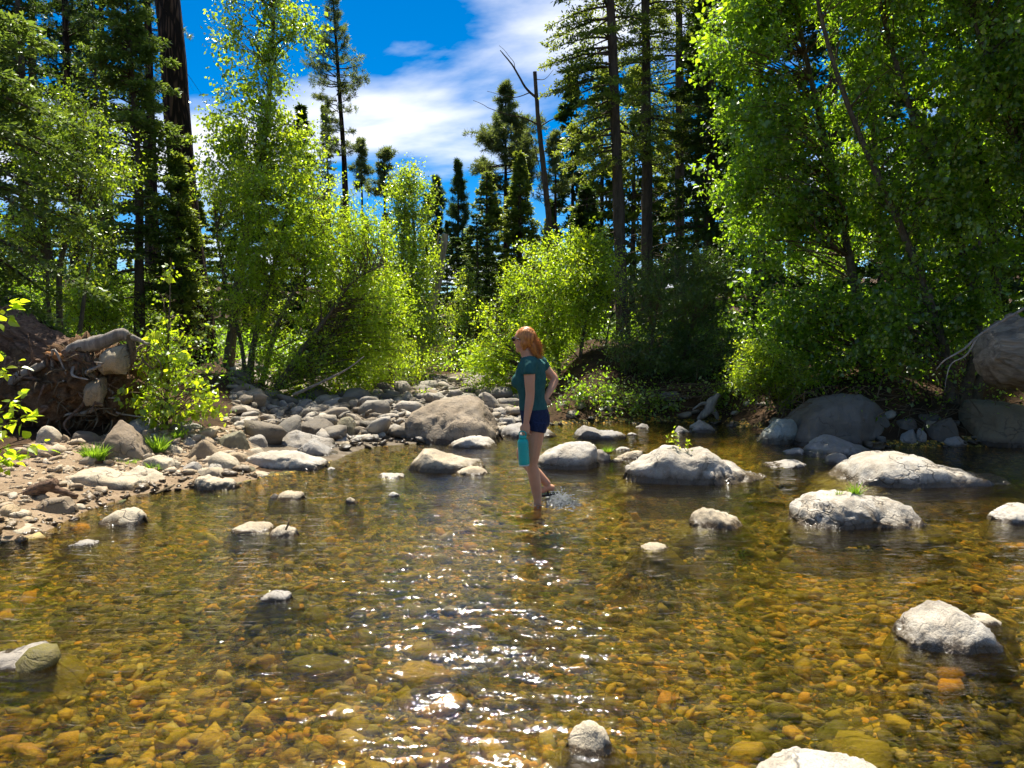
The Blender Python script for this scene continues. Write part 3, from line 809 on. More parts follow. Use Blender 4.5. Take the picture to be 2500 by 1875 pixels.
B('s19', '5', [(610,700),(680,660),(800,645),(870,665),(890,692)], 715, WHITE, 'long flat white rock at edge of the gravel bar', 'rock', group=GB)
B('t1', '5', [(1136,690),(1138,600),(1180,490),(1260,380),(1350,310),(1450,300),(1550,310),(1600,290),(1700,270),(1820,275),(1940,330),(2030,400),(2065,500),(2072,600),(2060,680)], 740, (0.27, 0.215, 0.15), 'huge brown grey boulder in the middle behind the wading person', mat='rock_rough', depth=0.40, e1=0.6, e2=0.55, facets=6, rough=0.10, group=GB)
B('t2', '5', [(1590,760),(1680,700),(1780,670),(1880,662),(1980,680),(2050,720),(2068,755)], 785, WHITE, 'low white rock in front of the huge boulder', 'rock', group=GW)
B('t3', '5', [(1208,990),(1250,910),(1330,800),(1400,748),(1440,745),(1500,780),(1600,830),(1750,860),(1850,900),(1935,945)], 1015, CREAM, 'pale triangular boulder with dark wet base left of person', group=GW, depth=0.36)
B('t4', '5', [(1660,1030),(1720,985),(1800,960),(1900,975),(1992,1025)], 1047, CREAM, 'low rock with dark front right of the triangular boulder', 'rock', group=GW)
B('t5', '5', [(880,1075),(930,1035),(1000,1025),(1060,1035),(1110,1022),(1155,1050)], 1082, WHITE, 'thin pale two humped rock left of triangular boulder', 'rock', group=GW)
B('t6', '5', [(970,650),(1010,560),(1080,520),(1140,520),(1165,600),(1168,650)], 662, GREY, 'grey boulder leaning against left side of huge boulder', group=GB)
B('t7', '5', [(860,670),(900,630),(960,620),(978,655)], 690, WHITE, 'white rock between flat white rock and huge boulder', 'rock', group=GB)
B('t8', '5', [(665,650),(700,600),(760,592),(832,640)], 662, TAN, 'tan rounded rock behind the long flat white rock', 'rock', group=GB)
B('t9', '5', [(1190,290),(1200,220),(1270,190),(1380,185),(1460,215),(1530,275)], 312, BROWN, 'brown boulder with green sprig on top of gravel bar', group=GB, mat='rock_dry')
B('t10', 'p', [(180,970),(220,920),(300,885),(390,875),(500,890),(600,920),(662,975)], 987, BLUE, 'grey boulder behind the person at shorts height', group=GB)
B('t11', 'p', [(205,890),(215,830),(270,810),(340,830),(352,885)], 897, BLUE, 'small shaded grey boulder right of the huge boulder', 'rock', group=GB)
B('t12', '5', [(1870,280),(1900,240),(1980,230),(2040,265),(2050,300)], 310, GREY, 'two toned boulder on gravel bar behind the huge boulder', group=GB, mat='rock_dry')
B('t13', '5', [(1700,260),(1780,205),(1860,195),(1910,215),(1930,250)], 262, WHITE, 'pale slab on crest of gravel bar behind huge boulder', group=GB, mat='rock_dry')
B('u1', '6', [(513,410),(550,350),(610,310),(680,325),(750,360),(850,345),(942,385)], 420, BLUE, 'blue grey saddle shaped rock in the shaded far water', group=GW)
B('u2', '6', [(200,590),(280,520),(380,470),(480,440),(600,435),(680,450),(708,500),(712,600)], 665, WHITE, 'big white boulder with dark shaded front right of person', group=GW, depth=0.36)
B('u2b', '6', [(680,520),(720,490),(770,500),(812,540),(822,595)], 610, GREY, 'grey rock with grass tuft touching the big white boulder', 'rock', group=GW)
B('u3', '6', [(952,690),(960,610),(1020,570),(1090,490),(1180,478),(1320,485),(1420,515),(1450,545),(1500,500),(1570,488),(1650,530),(1760,600),(1790,630),(1880,640),(1950,680),(2040,730),(2085,762)], 785, WHITE, 'long lumpy white boulder with a cleft, sprouting a leafy twig', group=GW, depth=0.26, rough=0.085, facets=4, mat='rock_rough')
B('u4', '6', [(860,585),(960,530),(1040,505),(1085,510)], 592, CREAM, 'low pale rock behind left end of long lumpy boulder', 'rock', group=GW)
B('u5', '6', [(1348,350),(1390,305),(1440,320),(1472,350)], 366, GREY, 'round grey rock at foot of right bank left of angular one', 'rock', group=GR)
B('u6', '6', [(1460,350),(1500,290),(1550,250),(1640,290),(1705,335)], 362, BLUE, 'angular pale rock below the driftwood root on right bank', group=GR, facets=6)
B('u8', '6', [(1028,320),(1080,280),(1120,290),(1142,322)], 328, GREY, 'small grey rock under the thicket on right bank', 'rock', group=GR)
B('u9', '6', [(860,505),(900,480),(975,482)], 512, WHITE, 'flat white stone behind grass tuft in midstream', 'rock', group=GW)
B('u10', '6', [(955,378),(1000,352),(1037,378)], 386, GREY, 'small grey stone right of the saddle shaped rock', 'rock', group=GW)
B('u11', '6', [(815,595),(860,572),(915,580)], 612, CREAM, 'pale pebble between white boulder and long lumpy boulder', 'rock', group=GW)
B('v13', '7', [(155,560),(210,470),(300,400),(370,388),(450,395),(470,440)], 582, (0.30, 0.33, 0.30), 'greenish grey boulder left of the giant shaded boulder', group=GR)
B('v1', '7', [(235,640),(300,560),(400,440),(500,330),(620,250),(780,200),(900,190),(1000,220),(1070,300),(1130,380),(1160,460),(1165,560)], 602, (0.15, 0.135, 0.11), 'giant rounded boulder in deep shade below right trees', group=GR, depth=0.40, e2=0.8)  # stone colour darkened to stand in for the tree shade
B('v2', '7', [(345,660),(400,620),(480,603),(515,625)], 667, BLUE, 'small smooth grey rock touching the speckled grey boulder', 'rock', group=GR)
B('v3', '7', [(495,645),(560,570),(640,520),(720,513),(800,540),(900,580),(1000,620),(1082,655)], 692, BLUE, 'speckled grey boulder in front of the giant shaded boulder', group=GR)
B('v4', '7', [(668,730),(700,680),(760,650),(830,660),(852,710)], 742, GREY, 'small brown grey rock before the speckled grey boulder', 'rock', group=GR)
B('v5', '7', [(738,905),(820,830),(900,750),(1000,690),(1150,665),(1280,655),(1400,690),(1600,755),(1800,820),(1950,870),(1992,890)], 918, WHITE, 'broad white boulder dappled by branch shadows and mirrored in water', group=GW, depth=0.34, e2=0.85)
B('v6', '7', [(430,1150),(480,1080),(560,1020),(680,985),(800,968),(900,975),(1000,1010),(1150,1015),(1300,1040),(1390,1090),(1440,1160),(1472,1210)], 1237, WHITE, 'crusty mossy white boulder with grass tuft on top', group=GW, mat='rock_moss', depth=0.34, rough=0.10, facets=4)
B('v7', '7', [(1968,1135),(2050,1085),(2150,1050),(2260,1040),(2400,1095)], 1202, WHITE, 'pale dappled boulder cut by the right picture edge', group=GW)
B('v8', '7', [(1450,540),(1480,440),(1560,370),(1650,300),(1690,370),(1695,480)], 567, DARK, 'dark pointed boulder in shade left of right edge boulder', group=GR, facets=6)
B('v9', '7', [(1722,520),(1740,370),(1780,250),(1830,205),(1950,190),(2100,230),(2212,290),(2400,380),(2470,560)], 602, (0.22, 0.175, 0.105), 'huge tan brown boulder under the grey log at right edge', group=GR, depth=0.36, e2=0.7)  # brown darkened further, the bank's shade put into the colour
B('v10', '7', [(1228,560),(1290,500),(1370,465),(1392,500),(1390,560)], 577, GREY, 'tilted pale rock in shade right of the giant boulder', 'rock', group=GR)
B('v11', '7', [(1385,550),(1390,470),(1440,440),(1457,500),(1455,560)], 572, GREY, 'upright narrow rock beside the dark pointed boulder', 'rock', group=GR)
B('v12', '7', [(1532,580),(1580,520),(1660,505),(1750,560),(1785,590)], 602, GREY, 'low rounded rock between dark pointed and huge tan boulders', 'rock', group=GR)
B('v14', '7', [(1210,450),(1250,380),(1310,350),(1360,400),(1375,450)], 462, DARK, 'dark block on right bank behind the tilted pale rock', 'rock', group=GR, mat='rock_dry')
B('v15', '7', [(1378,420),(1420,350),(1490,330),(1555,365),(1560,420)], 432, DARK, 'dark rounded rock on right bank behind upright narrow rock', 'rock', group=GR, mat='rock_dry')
B('v16', '7', [(195,748),(300,735),(450,710),(525,735)], 767, GREY, 'flat wet ledge left of small brown grey rock', 'rock', group=GW)
B('w1', 'f', [(1488,1135),(1500,1108),(1540,1090),(1585,1100),(1600,1128)], 1142, CREAM, 'domed cream rock with dark hollow front in right midstream', 'rock', group=GW)
B('w2', 'f', [(1943,1375),(1970,1340),(2030,1310),(2070,1312),(2110,1340),(2145,1385),(2152,1408)], 1412, WHITE, 'bright white pitted rock near the right edge foreground', 'rock', group=GW, mat='rock_rough', rough=0.09, facets=5)
B('w2b', 'f', [(2095,1352),(2112,1326),(2140,1330),(2160,1345)], 1350, CREAM, 'small pale rock behind the bright white pitted rock', 'rock', group=GW)
B('w3', 'f', [(1640,1690),(1720,1647),(1800,1638),(1880,1650),(1925,1690)], 1790, WHITE, 'white rock cut by the bottom picture edge', 'rock', group=GW)
B('w4', 'f', [(1228,1605),(1240,1578),(1275,1560),(1308,1578),(1320,1612)], 1628, CREAM, 'small wet rock with glistening dark sides near bottom', 'rock', group=GW)
B('w5', 'f', [(-50,1440),(0,1415),(60,1408),(118,1428)], 1450, GREY, 'flat grey rock cut by left edge in the foreground', 'rock', group=GW)
B('w6', 'f', [(563,1292),(590,1276),(628,1282)], 1300, GREY, 'small pale stone barely above water in left foreground', 'rock', group=GW)
B('w7', 'f', [(505,1142),(530,1130),(580,1130),(590,1143)], 1152, CREAM, 'flat brownish rock left of the pair in left midstream', 'rock', group=GW)
B('w8', 'f', [(583,1148),(610,1133),(640,1142)], 1160, CREAM, 'flat rock with twig on it right of the pair', 'rock', group=GW)
B('w9', 'f', [(1383,1187),(1405,1172),(1447,1180)], 1191, CREAM, 'small flat rock left below domed cream rock', 'rock', group=GW)
B('w10', 'f', [(838,1068),(848,1062),(862,1068)], 1073, WHITE, 'tiny stone left of person below two humped rock', 'rock', group=GW)
# ------------------------------------------------------------------ trees
UP = np.array((0.0, 0, 1))
def trunk_tube(mb, P, r0, r1, ns=10, n=18, flare=0.35, seed=0, power=0.8):
    C = catmull(P, n)
    t = np.linspace(0, 1, n)
    R = r0 + (r1 - r0) * t ** power
    R = R * (1 + flare * np.exp(-t * n * 0.55))
    V, F = tube_data(C, R, ns)
    Vn = V + nrm(V - np.repeat(C, ns, 0)) * (fbm(V * np.array((6, 6, 1.2)) / max(r0 * 3, 0.25) + seed, 2, seed) * np.repeat(R, ns) * 0.22)[:, None]
    mb.add(Vn, F)
    tip = C[-1]
    j = np.arange(ns); j2 = (j + 1) % ns; L = (n - 1) * ns
    mb.add(np.vstack([Vn[L:], tip]), None, np.stack([np.full(ns, ns), j, j2], -1))
    return C, R

def base_on(px, Y, dz=0.0):
    x = (px * K - 1250) / FPX * Y
    return np.array((x, Y, Hs(x, Y) + dz))

def decid(name, label, cat, stems, blobs, nclump, nleaf, leaf, mat, seed, group=None, bark='alder_bark', twl=0.5, droop=0.25, gloss=None,
          ntwig=5, jitter=0.055, shell=0.42, wl=0.6, minz=None, hero=0, hero_key=None, up=1.0, gap=-0.16, gapf=1.0):
    """stems: [(points, r0, r1)]; blobs: [(centre, radii)]; leaf: length"""
    rs = np.random.RandomState(seed)
    root = thing(name, label, cat, stems[0][0][0], group)
    SP, SR = [], []
    for P, r0, r1 in stems:
        mb = MB()
        C, R = trunk_tube(mb, P, r0, r1, 8, 22, 0.25, seed)
        mb.build('trunk', M[bark], root)
        SP.append(C); SR.append(R)
    SP = np.concatenate(SP); SR = np.concatenate(SR)
    vol = np.array([np.prod(b[1]) ** 0.75 for b in blobs]); vol /= vol.sum()
    cl = []
    for (c, rad), wv in zip(blobs, vol):
        n = max(2, int(round(nclump * wv)))
        d = nrm(rs.randn(n, 3)); rr = rs.uniform(0.02, 1, n) ** shell
        q = np.asarray(c) + d * rr[:, None] * np.asarray(rad)
        q = q * 1.0
        cl.append(q)
    cl = np.concatenate(cl)
    if minz is not None: cl = cl[cl[:, 2] > minz]
    cl = cl[fbm(cl * gapf + seed * 1.7, 2, seed) > gap]
    g = H(cl[:, 0], cl[:, 1])
    cl = cl[cl[:, 2] > g + 0.12]
    # branches from the nearest stem point below each clump
    br = MB(); dirs = np.zeros_like(cl)
    for k, c in enumerate(cl):
        dd = np.linalg.norm(SP - c, axis=1) + 1.6 * np.maximum(SP[:, 2] - c[2] + 0.25, 0)
        a = np.argmin(dd + rs.uniform(0, 0.9, len(dd)))
        s = SP[a]
        v = c - s; L = np.linalg.norm(v)
        m1 = s + v * 0.35 + np.array((rs.normal(), rs.normal(), 0.6)) * L * 0.09
        m2 = s + v * 0.7 + np.array((rs.normal(), rs.normal(), 0.8)) * L * 0.08
        r = min(SR[a] * 0.5, 0.004 + 0.007 * L)
        tube(br, catmull([s, m1, m2, c], 6), np.linspace(r, 0.0035, 6), 4, False)
        dirs[k] = nrm(c - m2)
    # twigs and leaves
    n = len(cl)
    tw = nrm(dirs[:, None] * 0.8 + rs.randn(n, ntwig, 3) * 0.75 - UP * droop)
    tl = twl * rs.uniform(0.6, 1.2, (n, ntwig))
    o = np.repeat(cl[:, None] - dirs[:, None] * 0.12, ntwig, 1)
    if True:
        for k in range(n):
            for q in range(0, ntwig, 3):
                e = o[k, q] + tw[k, q] * tl[k, q]
                tube(br, np.stack([o[k, q], e]), (0.0035, 0.0012), 3, False)
    tag(br.build('branches', M['twig'] if bark == 'alder_bark' else M[bark], root), kind='stuff')
    per = max(1, int(nleaf / ntwig))
    t = rs.uniform(0.05, 1.05, (n, ntwig, per))
    C = o[:, :, None] + tw[:, :, None] * (tl[:, :, None] * t)[..., None] + rs.randn(n, ntwig, per, 3) * jitter
    A = tw[:, :, None] * 0.45 + rs.randn(n, ntwig, per, 3) * 0.75 - UP * (droop * 1.3)
    Nn = UP * up + rs.randn(n, ntwig, per, 3) * 0.75
    tone = np.clip(0.5 + rs.normal(0, 0.22, (n, 1, 1)) + rs.normal(0, 0.2, (n, ntwig, per)), 0, 1)
    C, A, Nn, tone = C.reshape(-1, 3), A.reshape(-1, 3), Nn.reshape(-1, 3), tone.ravel()
    Ls = leaf * rs.uniform(0.5, 1.3, len(C)) * np.repeat(rs.uniform(0.75, 1.2, n), ntwig * per)
    big = np.zeros(len(C), bool)
    if hero:
        key = hero_key(C, Ls)
        pick = np.argsort(-key)[:hero]
        big[pick] = True
        hm = HEROLEAF(mat)
        bx = np.array(root.location)
        for k in pick:
            a = A[k] / np.linalg.norm(A[k]); s_ = np.cross(a, Nn[k]); s_ /= np.linalg.norm(s_); n2 = np.cross(s_, a)
            lo = bpy.data.objects.new('leaf', hm[rs.randint(len(hm))]); COL.objects.link(lo); lo.parent = root
            p = C[k] - bx
            l = Ls[k] * 1.15
            lo.matrix_local = Matrix(((a[0] * l, s_[0] * l, n2[0] * l, p[0]), (a[1] * l, s_[1] * l, n2[1] * l, p[1]), (a[2] * l, s_[2] * l, n2[2] * l, p[2]), (0, 0, 0, 1)))
    k = ~big
    mb = MB()
    quads(mb, C[k], A[k], Nn[k], Ls[k], Ls[k] * wl, tone[k], -0.06)
    cr_ = mb.build('crown', M[mat], root, smooth=False)
    if cr_ is not None: tag(cr_, kind='stuff')
    return root

_hl = {}
def HEROLEAF(mat):
    """single leaves with a pointed heart outline, a stalk and a folded midrib"""
    if mat in _hl: return _hl[mat]
    out = []
    for tone in (0.35, 0.55, 0.75, 0.95):
        mb = MB()
        z = 0.10
        V = [(-0.25, 0, 0.04), (0, 0, 0), (0.10, 0.30, z), (0.38, 0.40, z), (0.72, 0.22, z * 0.5), (1.05, 0, -0.06), (0.72, -0.22, z * 0.5), (0.38, -0.40, z), (0.10, -0.30, z),
             (0.40, 0, 0), (0.72, 0, -0.01), (-0.25, 0.02, 0.04), (0, 0.02, 0)]
        mb.add(V, [(1, 9, 3, 2), (9, 10, 4, 3), (1, 8, 7, 9), (9, 7, 6, 10), (0, 1, 12, 11)], [(10, 5, 4), (10, 6, 5)], tone)
        out.append(mb.mesh('leaf', M[mat], smooth=False))
    _hl[mat] = out
    return out

def conifer_parts(base, Ht, cb, R, lean, seed, kind='fir', dens=1.0, r0=0.2, side=None, dead=0, top_r=0.02, prof=0.8, droop=0.25, q=1.0):
    """returns trunk, branch and needle buffers"""
    rs = np.random.RandomState(seed)
    base = np.asarray(base, float); top = base + np.array((lean[0], lean[1], Ht))
    tr = MB()
    mid = base + (top - base) * 0.5 + np.array((rs.normal(0, 0.008), rs.normal(0, 0.008), 0)) * Ht
    C, Rr = trunk_tube(tr, [base, base + (mid - base) * 0.5, mid, mid + (top - mid) * 0.5, top], r0, top_r, 10 if r0 > 0.12 else 7, 26, 0.3, seed, 1.0)
    br, nd = MB(), MB()
    zs = []
    z = cb
    while z < Ht - 0.1:
        f = (z - cb) / max(Ht - cb, 0.1)
        sp = (0.42 if kind == 'fir' else 0.5) * (1 - 0.55 * f) / dens ** 0.5 * max(R, 0.7) / 1.6
        nb = rs.randint(4, 7) if kind == 'fir' else rs.randint(3, 6)
        for k in range(nb): zs.append((z + rs.uniform(-0.12, 0.12), f))
        z += sp
    NC, NA, NN, NR = [], [], [], []
    for z, f in zs:
        a = rs.uniform(0, 2 * math.pi)
        if side is not None and rs.uniform() < 0.5: a = side + rs.normal(0, 0.7)
        L = R * ((1 - f) ** prof * (0.55 + 0.45 * min(1, f * 6 + 0.35)) if kind == 'fir' else (1 - f) ** 0.55 * (0.7 + 0.3 * math.sin(f * 9 + seed)))
        L = max(L * rs.uniform(0.6, 1.12), 0.12)
        o = base + (top - base) * (z / Ht)
        d = np.array((math.cos(a), math.sin(a), 0))
        if kind == 'fir':
            rise, dr = 0.25 * f - 0.02, droop * (1.1 - f)
            P = np.stack([o, o + d * L * 0.33 + UP * L * (rise * 0.4 - dr * 0.15), o + d * L * 0.68 + UP * L * (rise * 0.6 - dr * 0.55), o + d * L + UP * L * (rise * 0.7 - dr * 0.95)])
        else:
            rise = 0.05 + 0.45 * f + rs.normal(0, 0.1)
            P = np.stack([o, o + d * L * 0.35 + UP * L * rise * 0.12, o + d * L * 0.7 + UP * L * rise * 0.5 + rs.randn(3) * 0.06 * L, o + d * L + UP * L * (rise * 0.9 + 0.08)])
        Cb = catmull(P, 6)
        tube(br, Cb, np.linspace(min(0.009 + 0.016 * L, r0 * 0.45), 0.004, 6), 4, False)
        if kind == 'fir':
            nt = max(5, int(16 * L * dens) + 5); m = 4
            s = rs.uniform(0.14, 1.0, nt * 2) ** 0.85
            pos = np.stack([np.interp(s, np.linspace(0, 1, 6), Cb[:, c]) for c in range(3)], -1)
            sd = np.where(np.arange(nt * 2) % 2 == 0, 1.0, -1.0)
            sv = np.cross(d, UP)
            td = nrm(sv[None] * sd[:, None] * 0.85 + d[None] * 0.55 + rs.randn(nt * 2, 3) * 0.16 - UP * 0.12)
            tlen = (0.10 + 0.36 * L * (1.02 - s)) * rs.uniform(0.6, 1.1, nt * 2)
            tt = (np.arange(m) + rs.uniform(0, 1, (nt * 2, m))) / m
            c = pos[:, None] + td[:, None] * (tlen[:, None] * tt)[..., None] + rs.randn(nt * 2, m, 3) * 0.025
            ax = td[:, None] * 1.0 + rs.randn(nt * 2, m, 3) * 0.45
            nn = UP + rs.randn(nt * 2, m, 3) * 0.45
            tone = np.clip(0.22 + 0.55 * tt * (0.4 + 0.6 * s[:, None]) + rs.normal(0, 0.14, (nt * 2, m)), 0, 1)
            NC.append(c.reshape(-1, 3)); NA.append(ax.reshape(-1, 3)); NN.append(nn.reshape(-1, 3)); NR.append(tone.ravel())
        else:
            nt = max(3, int(6 * L * dens) + 2); m = 24
            s = rs.uniform(0.4, 1.0, nt); s[0] = 1.0
            pos = np.stack([np.interp(s, np.linspace(0, 1, 6), Cb[:, c]) for c in range(3)], -1) + rs.randn(nt, 3) * 0.11 * L * np.array((1, 1, 0.6))
            td = nrm(d[None] * 0.6 + UP * 0.5 + rs.randn(nt, 3) * 0.5)
            for q_ in range(nt):
                tube(br, np.stack([Cb[min(4, int(s[q_] * 4))], pos[q_]]), (0.005, 0.003), 3, False)
            ax = td[:, None] * 0.55 + nrm(rs.randn(nt, m, 3))
            c = np.repeat(pos[:, None], m, 1) + td[:, None] * rs.uniform(-0.10, 0.05, (nt, m, 1))
            nn = rs.randn(nt, m, 3)
            tone = np.clip(0.5 + rs.normal(0, 0.2, (nt, 1)) + rs.normal(0, 0.12, (nt, m)), 0, 1)
            NC.append(c.reshape(-1, 3)); NA.append(ax.reshape(-1, 3)); NN.append(nn.reshape(-1, 3)); NR.append(tone.ravel())
    if NC:
        NC, NA, NN, NR = map(np.concatenate, (NC, NA, NN, NR))
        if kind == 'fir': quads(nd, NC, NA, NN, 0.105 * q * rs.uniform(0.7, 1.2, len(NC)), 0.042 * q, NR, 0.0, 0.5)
        else: quads(nd, NC, NA, NN, 0.17 * q * rs.uniform(0.7, 1.15, len(NC)), 0.020 * q, NR, 0.0, 0.4)
    for k in range(dead):           # bare dead branches on the lower trunk
        z = rs.uniform(0.15 * cb, max(cb, 0.3 * Ht)); a = rs.uniform(0, 6.28); L = rs.uniform(0.3, 1.0) * R * 0.9
        o = base + (top - base) * (z / Ht); d = np.array((math.cos(a), math.sin(a), 0))
        P = catmull([o, o + d * L * 0.5 - UP * L * 0.08, o + d * L - UP * L * rs.uniform(0.1, 0.45)], 6)
        tube(br, P, np.linspace(0.012, 0.003, 6), 4, False)
        for w_ in range(rs.randint(1, 5)):
            i0 = rs.randint(1, 5)
            tube(br, np.stack([P[i0], P[i0] + rs.randn(3) * 0.13 * L + d * 0.12 * L - UP * 0.06]), (0.004, 0.0015), 3, False)
    return tr, br, nd

def conifer(name, label, base, Ht, cb, R, lean=(0, 0), seed=0, kind='fir', dens=1.0, r0=0.2, mat='needle_fir', bark='fir_bark', group=None, **kw):
    root = thing(name, label, 'tree', base, group)
    tr, br, nd = conifer_parts(base, Ht, cb, R, lean, seed, kind, dens, r0, **kw)
    tr.build('trunk', M[bark], root)
    bo = br.build('branches', M[bark], root)
    if bo is not None: tag(bo, kind='stuff')
    c = nd.build('crown', M[mat], root, smooth=False)
    if c is not None: tag(c, kind='stuff')
    return root

def zat(py, Y): return float(at_depth(1250, py * K, Y)[2])      # height seen at row py (2212 view) at distance Y
GC, GD = 'conifers above the river', 'leafy trees along the banks'
def con(px, Y, ytop, ybot, half, **kw):
    """conifer whose crown spans rows ytop..ybot and is half pixels wide either side"""
    b = base_on(px, Y, -0.1)
    Ht = zat(ytop, Y) - b[2]; cb = max(zat(ybot, Y) - b[2], 0.2)
    return dict(base=b, Ht=Ht, cb=cb, R=half * K / FPX * Y, **kw)
# --- left side
conifer('cedar_tree', 'pale green cedar with drooping feathery sprays at left edge', **con(-90, 10.5, -420, 690, 330, seed=1, dens=2.0, r0=0.17, mat='needle_cedar', group=GC, droop=0.55, prof=0.45, q=0.95))
conifer('pine_tree', 'straight dark pine trunk left of the bright tipped fir', **con(174, 24, -500, 150, 120, seed=2, kind='pine', r0=0.19, mat='needle_dark', bark='pine_bark', group=GC, dead=14))
conifer('fir_tree', 'bright tipped bushy fir left of the thick pine trunk', **con(300, 17, -40, 640, 150, seed=3, dens=1.5, r0=0.13, group=GC, dead=14, mat='needle_cedar', prof=0.4, q=1.05))
conifer('pine_tree', 'massive thick barked pine trunk rising past the top left', base=base_on(428, 19, -0.1), Ht=26, cb=11.2, R=3.0, lean=(-1.55, 0), seed=4, kind='pine', r0=0.36, mat='needle_pine', bark='pine_bark', group=GC, dead=10, top_r=0.12)
conifer('pine_tree', 'slim dark pine trunk just left of the massive one', base=base_on(340, 25, -0.1), Ht=20, cb=8.5, R=1.8, seed=5, kind='pine', r0=0.19, mat='needle_pine', bark='pine_bark', group=GC, dead=16)
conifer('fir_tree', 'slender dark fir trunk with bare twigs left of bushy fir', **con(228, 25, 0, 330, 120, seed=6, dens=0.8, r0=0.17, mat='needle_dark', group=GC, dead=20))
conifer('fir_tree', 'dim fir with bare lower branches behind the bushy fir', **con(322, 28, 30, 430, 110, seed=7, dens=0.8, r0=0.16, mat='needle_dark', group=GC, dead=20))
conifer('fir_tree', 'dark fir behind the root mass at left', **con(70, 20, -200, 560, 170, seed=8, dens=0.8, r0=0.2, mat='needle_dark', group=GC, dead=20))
conifer('fir_tree', 'young dark fir in front of the massive pine trunk', **con(395, 17.5, 330, 720, 80, seed=9, dens=1.1, r0=0.07, group=GC))
conifer('pine_tree', 'tall narrow pine standing alone left of the sky gap', **con(752, 30, -60, 330, 88, seed=10, kind='pine', dens=1.5, r0=0.19, lean=(-0.4, 0), mat='needle_pine', bark='pine_bark', group=GC, dead=14))
conifer('fir_tree', 'thin pale young fir behind the tall narrow pine', **con(711, 40, 225, 470, 30, seed=11, dens=0.7, r0=0.10, group=GC))
conifer('pine_tree', 'small pine just right of the tall pine base', **con(786, 44, 300, 400, 34, seed=12, kind='pine', q=1.4, dens=1.6, r0=0.14, mat='needle_pine', bark='pine_bark', group=GC))
conifer('pine_tree', 'broad topped pine above the aspens at left of sky gap', **con(836, 40, 318, 420, 48, seed=13, kind='pine', q=1.4, dens=1.8, r0=0.16, mat='needle_pine', bark='pine_bark', group=GC))
conifer('pine_tree', 'far thin pine left of the twin at foot of sky gap', **con(945, 48, 378, 560, 36, seed=14, kind='pine', q=1.5, dens=1.6, r0=0.15, mat='needle_dark', bark='pine_bark', group=GC))
conifer('pine_tree', 'far thin taller pine right of its twin at foot of sky gap', **con(992, 46, 345, 600, 40, seed=15, kind='pine', q=1.5, dens=1.6, r0=0.16, mat='needle_dark', bark='pine_bark', group=GC))
# --- centre and right
conifer('pine_tree', 'layered pine with open crown right of the sky gap', **con(1092, 34, 178, 480, 115, seed=16, kind='pine', q=1.35, dens=3.6, r0=0.17, mat='needle_pine', bark='pine_bark', group=GC))
conifer('fir_tree', 'dark dense fir below the layered pine', **con(1052, 30, 375, 760, 105, seed=17, q=1.3, dens=1.7, r0=0.18, mat='needle_fir', group=GC))
conifer('fir_tree', 'green fir spire beside the snag', **con(1122, 29, 330, 700, 80, seed=18, q=1.3, dens=1.6, r0=0.18, group=GC))
conifer('pine_tree', 'slim pine right of the bare snag', **con(1198, 32, 290, 420, 48, seed=19, kind='pine', q=1.4, dens=1.2, r0=0.12, mat='needle_pine', bark='pine_bark', group=GC, dead=10))
conifer('fir_tree', 'tall fir with long left boughs right of the sky gap', base=base_on(1347, 20, -0.1), Ht=15.5, cb=4.6, R=1.75, lean=(-0.95, 0), seed=20, dens=1.15, r0=0.165, group=GC, dead=34, side=3.14, prof=0.35, droop=0.4, top_r=0.06)
conifer('fir_tree', 'tall straight fir second trunk right of the sky gap', base=base_on(1399, 21.5, -0.1), Ht=16.5, cb=5.0, R=1.5, lean=(-0.3, 0), seed=21, dens=1.0, r0=0.165, group=GC, dead=34, prof=0.35, droop=0.4, top_r=0.06)
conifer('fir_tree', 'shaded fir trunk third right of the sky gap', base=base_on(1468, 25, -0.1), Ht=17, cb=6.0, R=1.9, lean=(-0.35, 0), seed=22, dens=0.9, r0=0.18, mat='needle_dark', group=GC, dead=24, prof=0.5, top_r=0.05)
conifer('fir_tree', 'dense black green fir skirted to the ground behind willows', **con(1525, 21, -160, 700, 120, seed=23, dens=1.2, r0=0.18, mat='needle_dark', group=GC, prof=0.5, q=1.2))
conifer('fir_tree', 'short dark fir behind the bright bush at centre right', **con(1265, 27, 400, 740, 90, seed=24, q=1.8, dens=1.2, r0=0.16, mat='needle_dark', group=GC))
GF = 'hidden dark firs added behind the right alders for shade'  # hidden firs added to darken the backdrop and shade the alders
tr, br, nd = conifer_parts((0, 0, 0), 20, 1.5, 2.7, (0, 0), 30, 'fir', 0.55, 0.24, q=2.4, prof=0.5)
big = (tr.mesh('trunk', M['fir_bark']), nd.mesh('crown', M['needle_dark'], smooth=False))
for k, (px, Y, s_, lab) in enumerate([(1640, 19, 0.75, 'hidden added dark fir right of the black green fir behind alder leaves'), (1790, 18.5, 0.7, 'hidden added dark fir behind the tall river alder'), (1950, 18, 0.65, 'hidden added dark fir behind the leaning alder stems'),
        (2100, 16.5, 0.65, 'hidden added dark fir behind leaves left of the top right corner'), (2260, 18, 1.0, 'hidden added dark fir behind leaves at the right edge'), (2450, 16.5, 1.0, 'unseen added dark fir just outside the right edge')]):
    t_ = thing('fir_tree', lab, 'tree', base_on(px, Y, -0.2), GF)
    t_.scale = (s_, s_, s_); t_.rotation_euler = (0, 0, k * 1.7)
    for nm, me in zip(('trunk', 'crown'), big):
        o = bpy.data.objects.new(nm, me); COL.objects.link(o); o.parent = t_
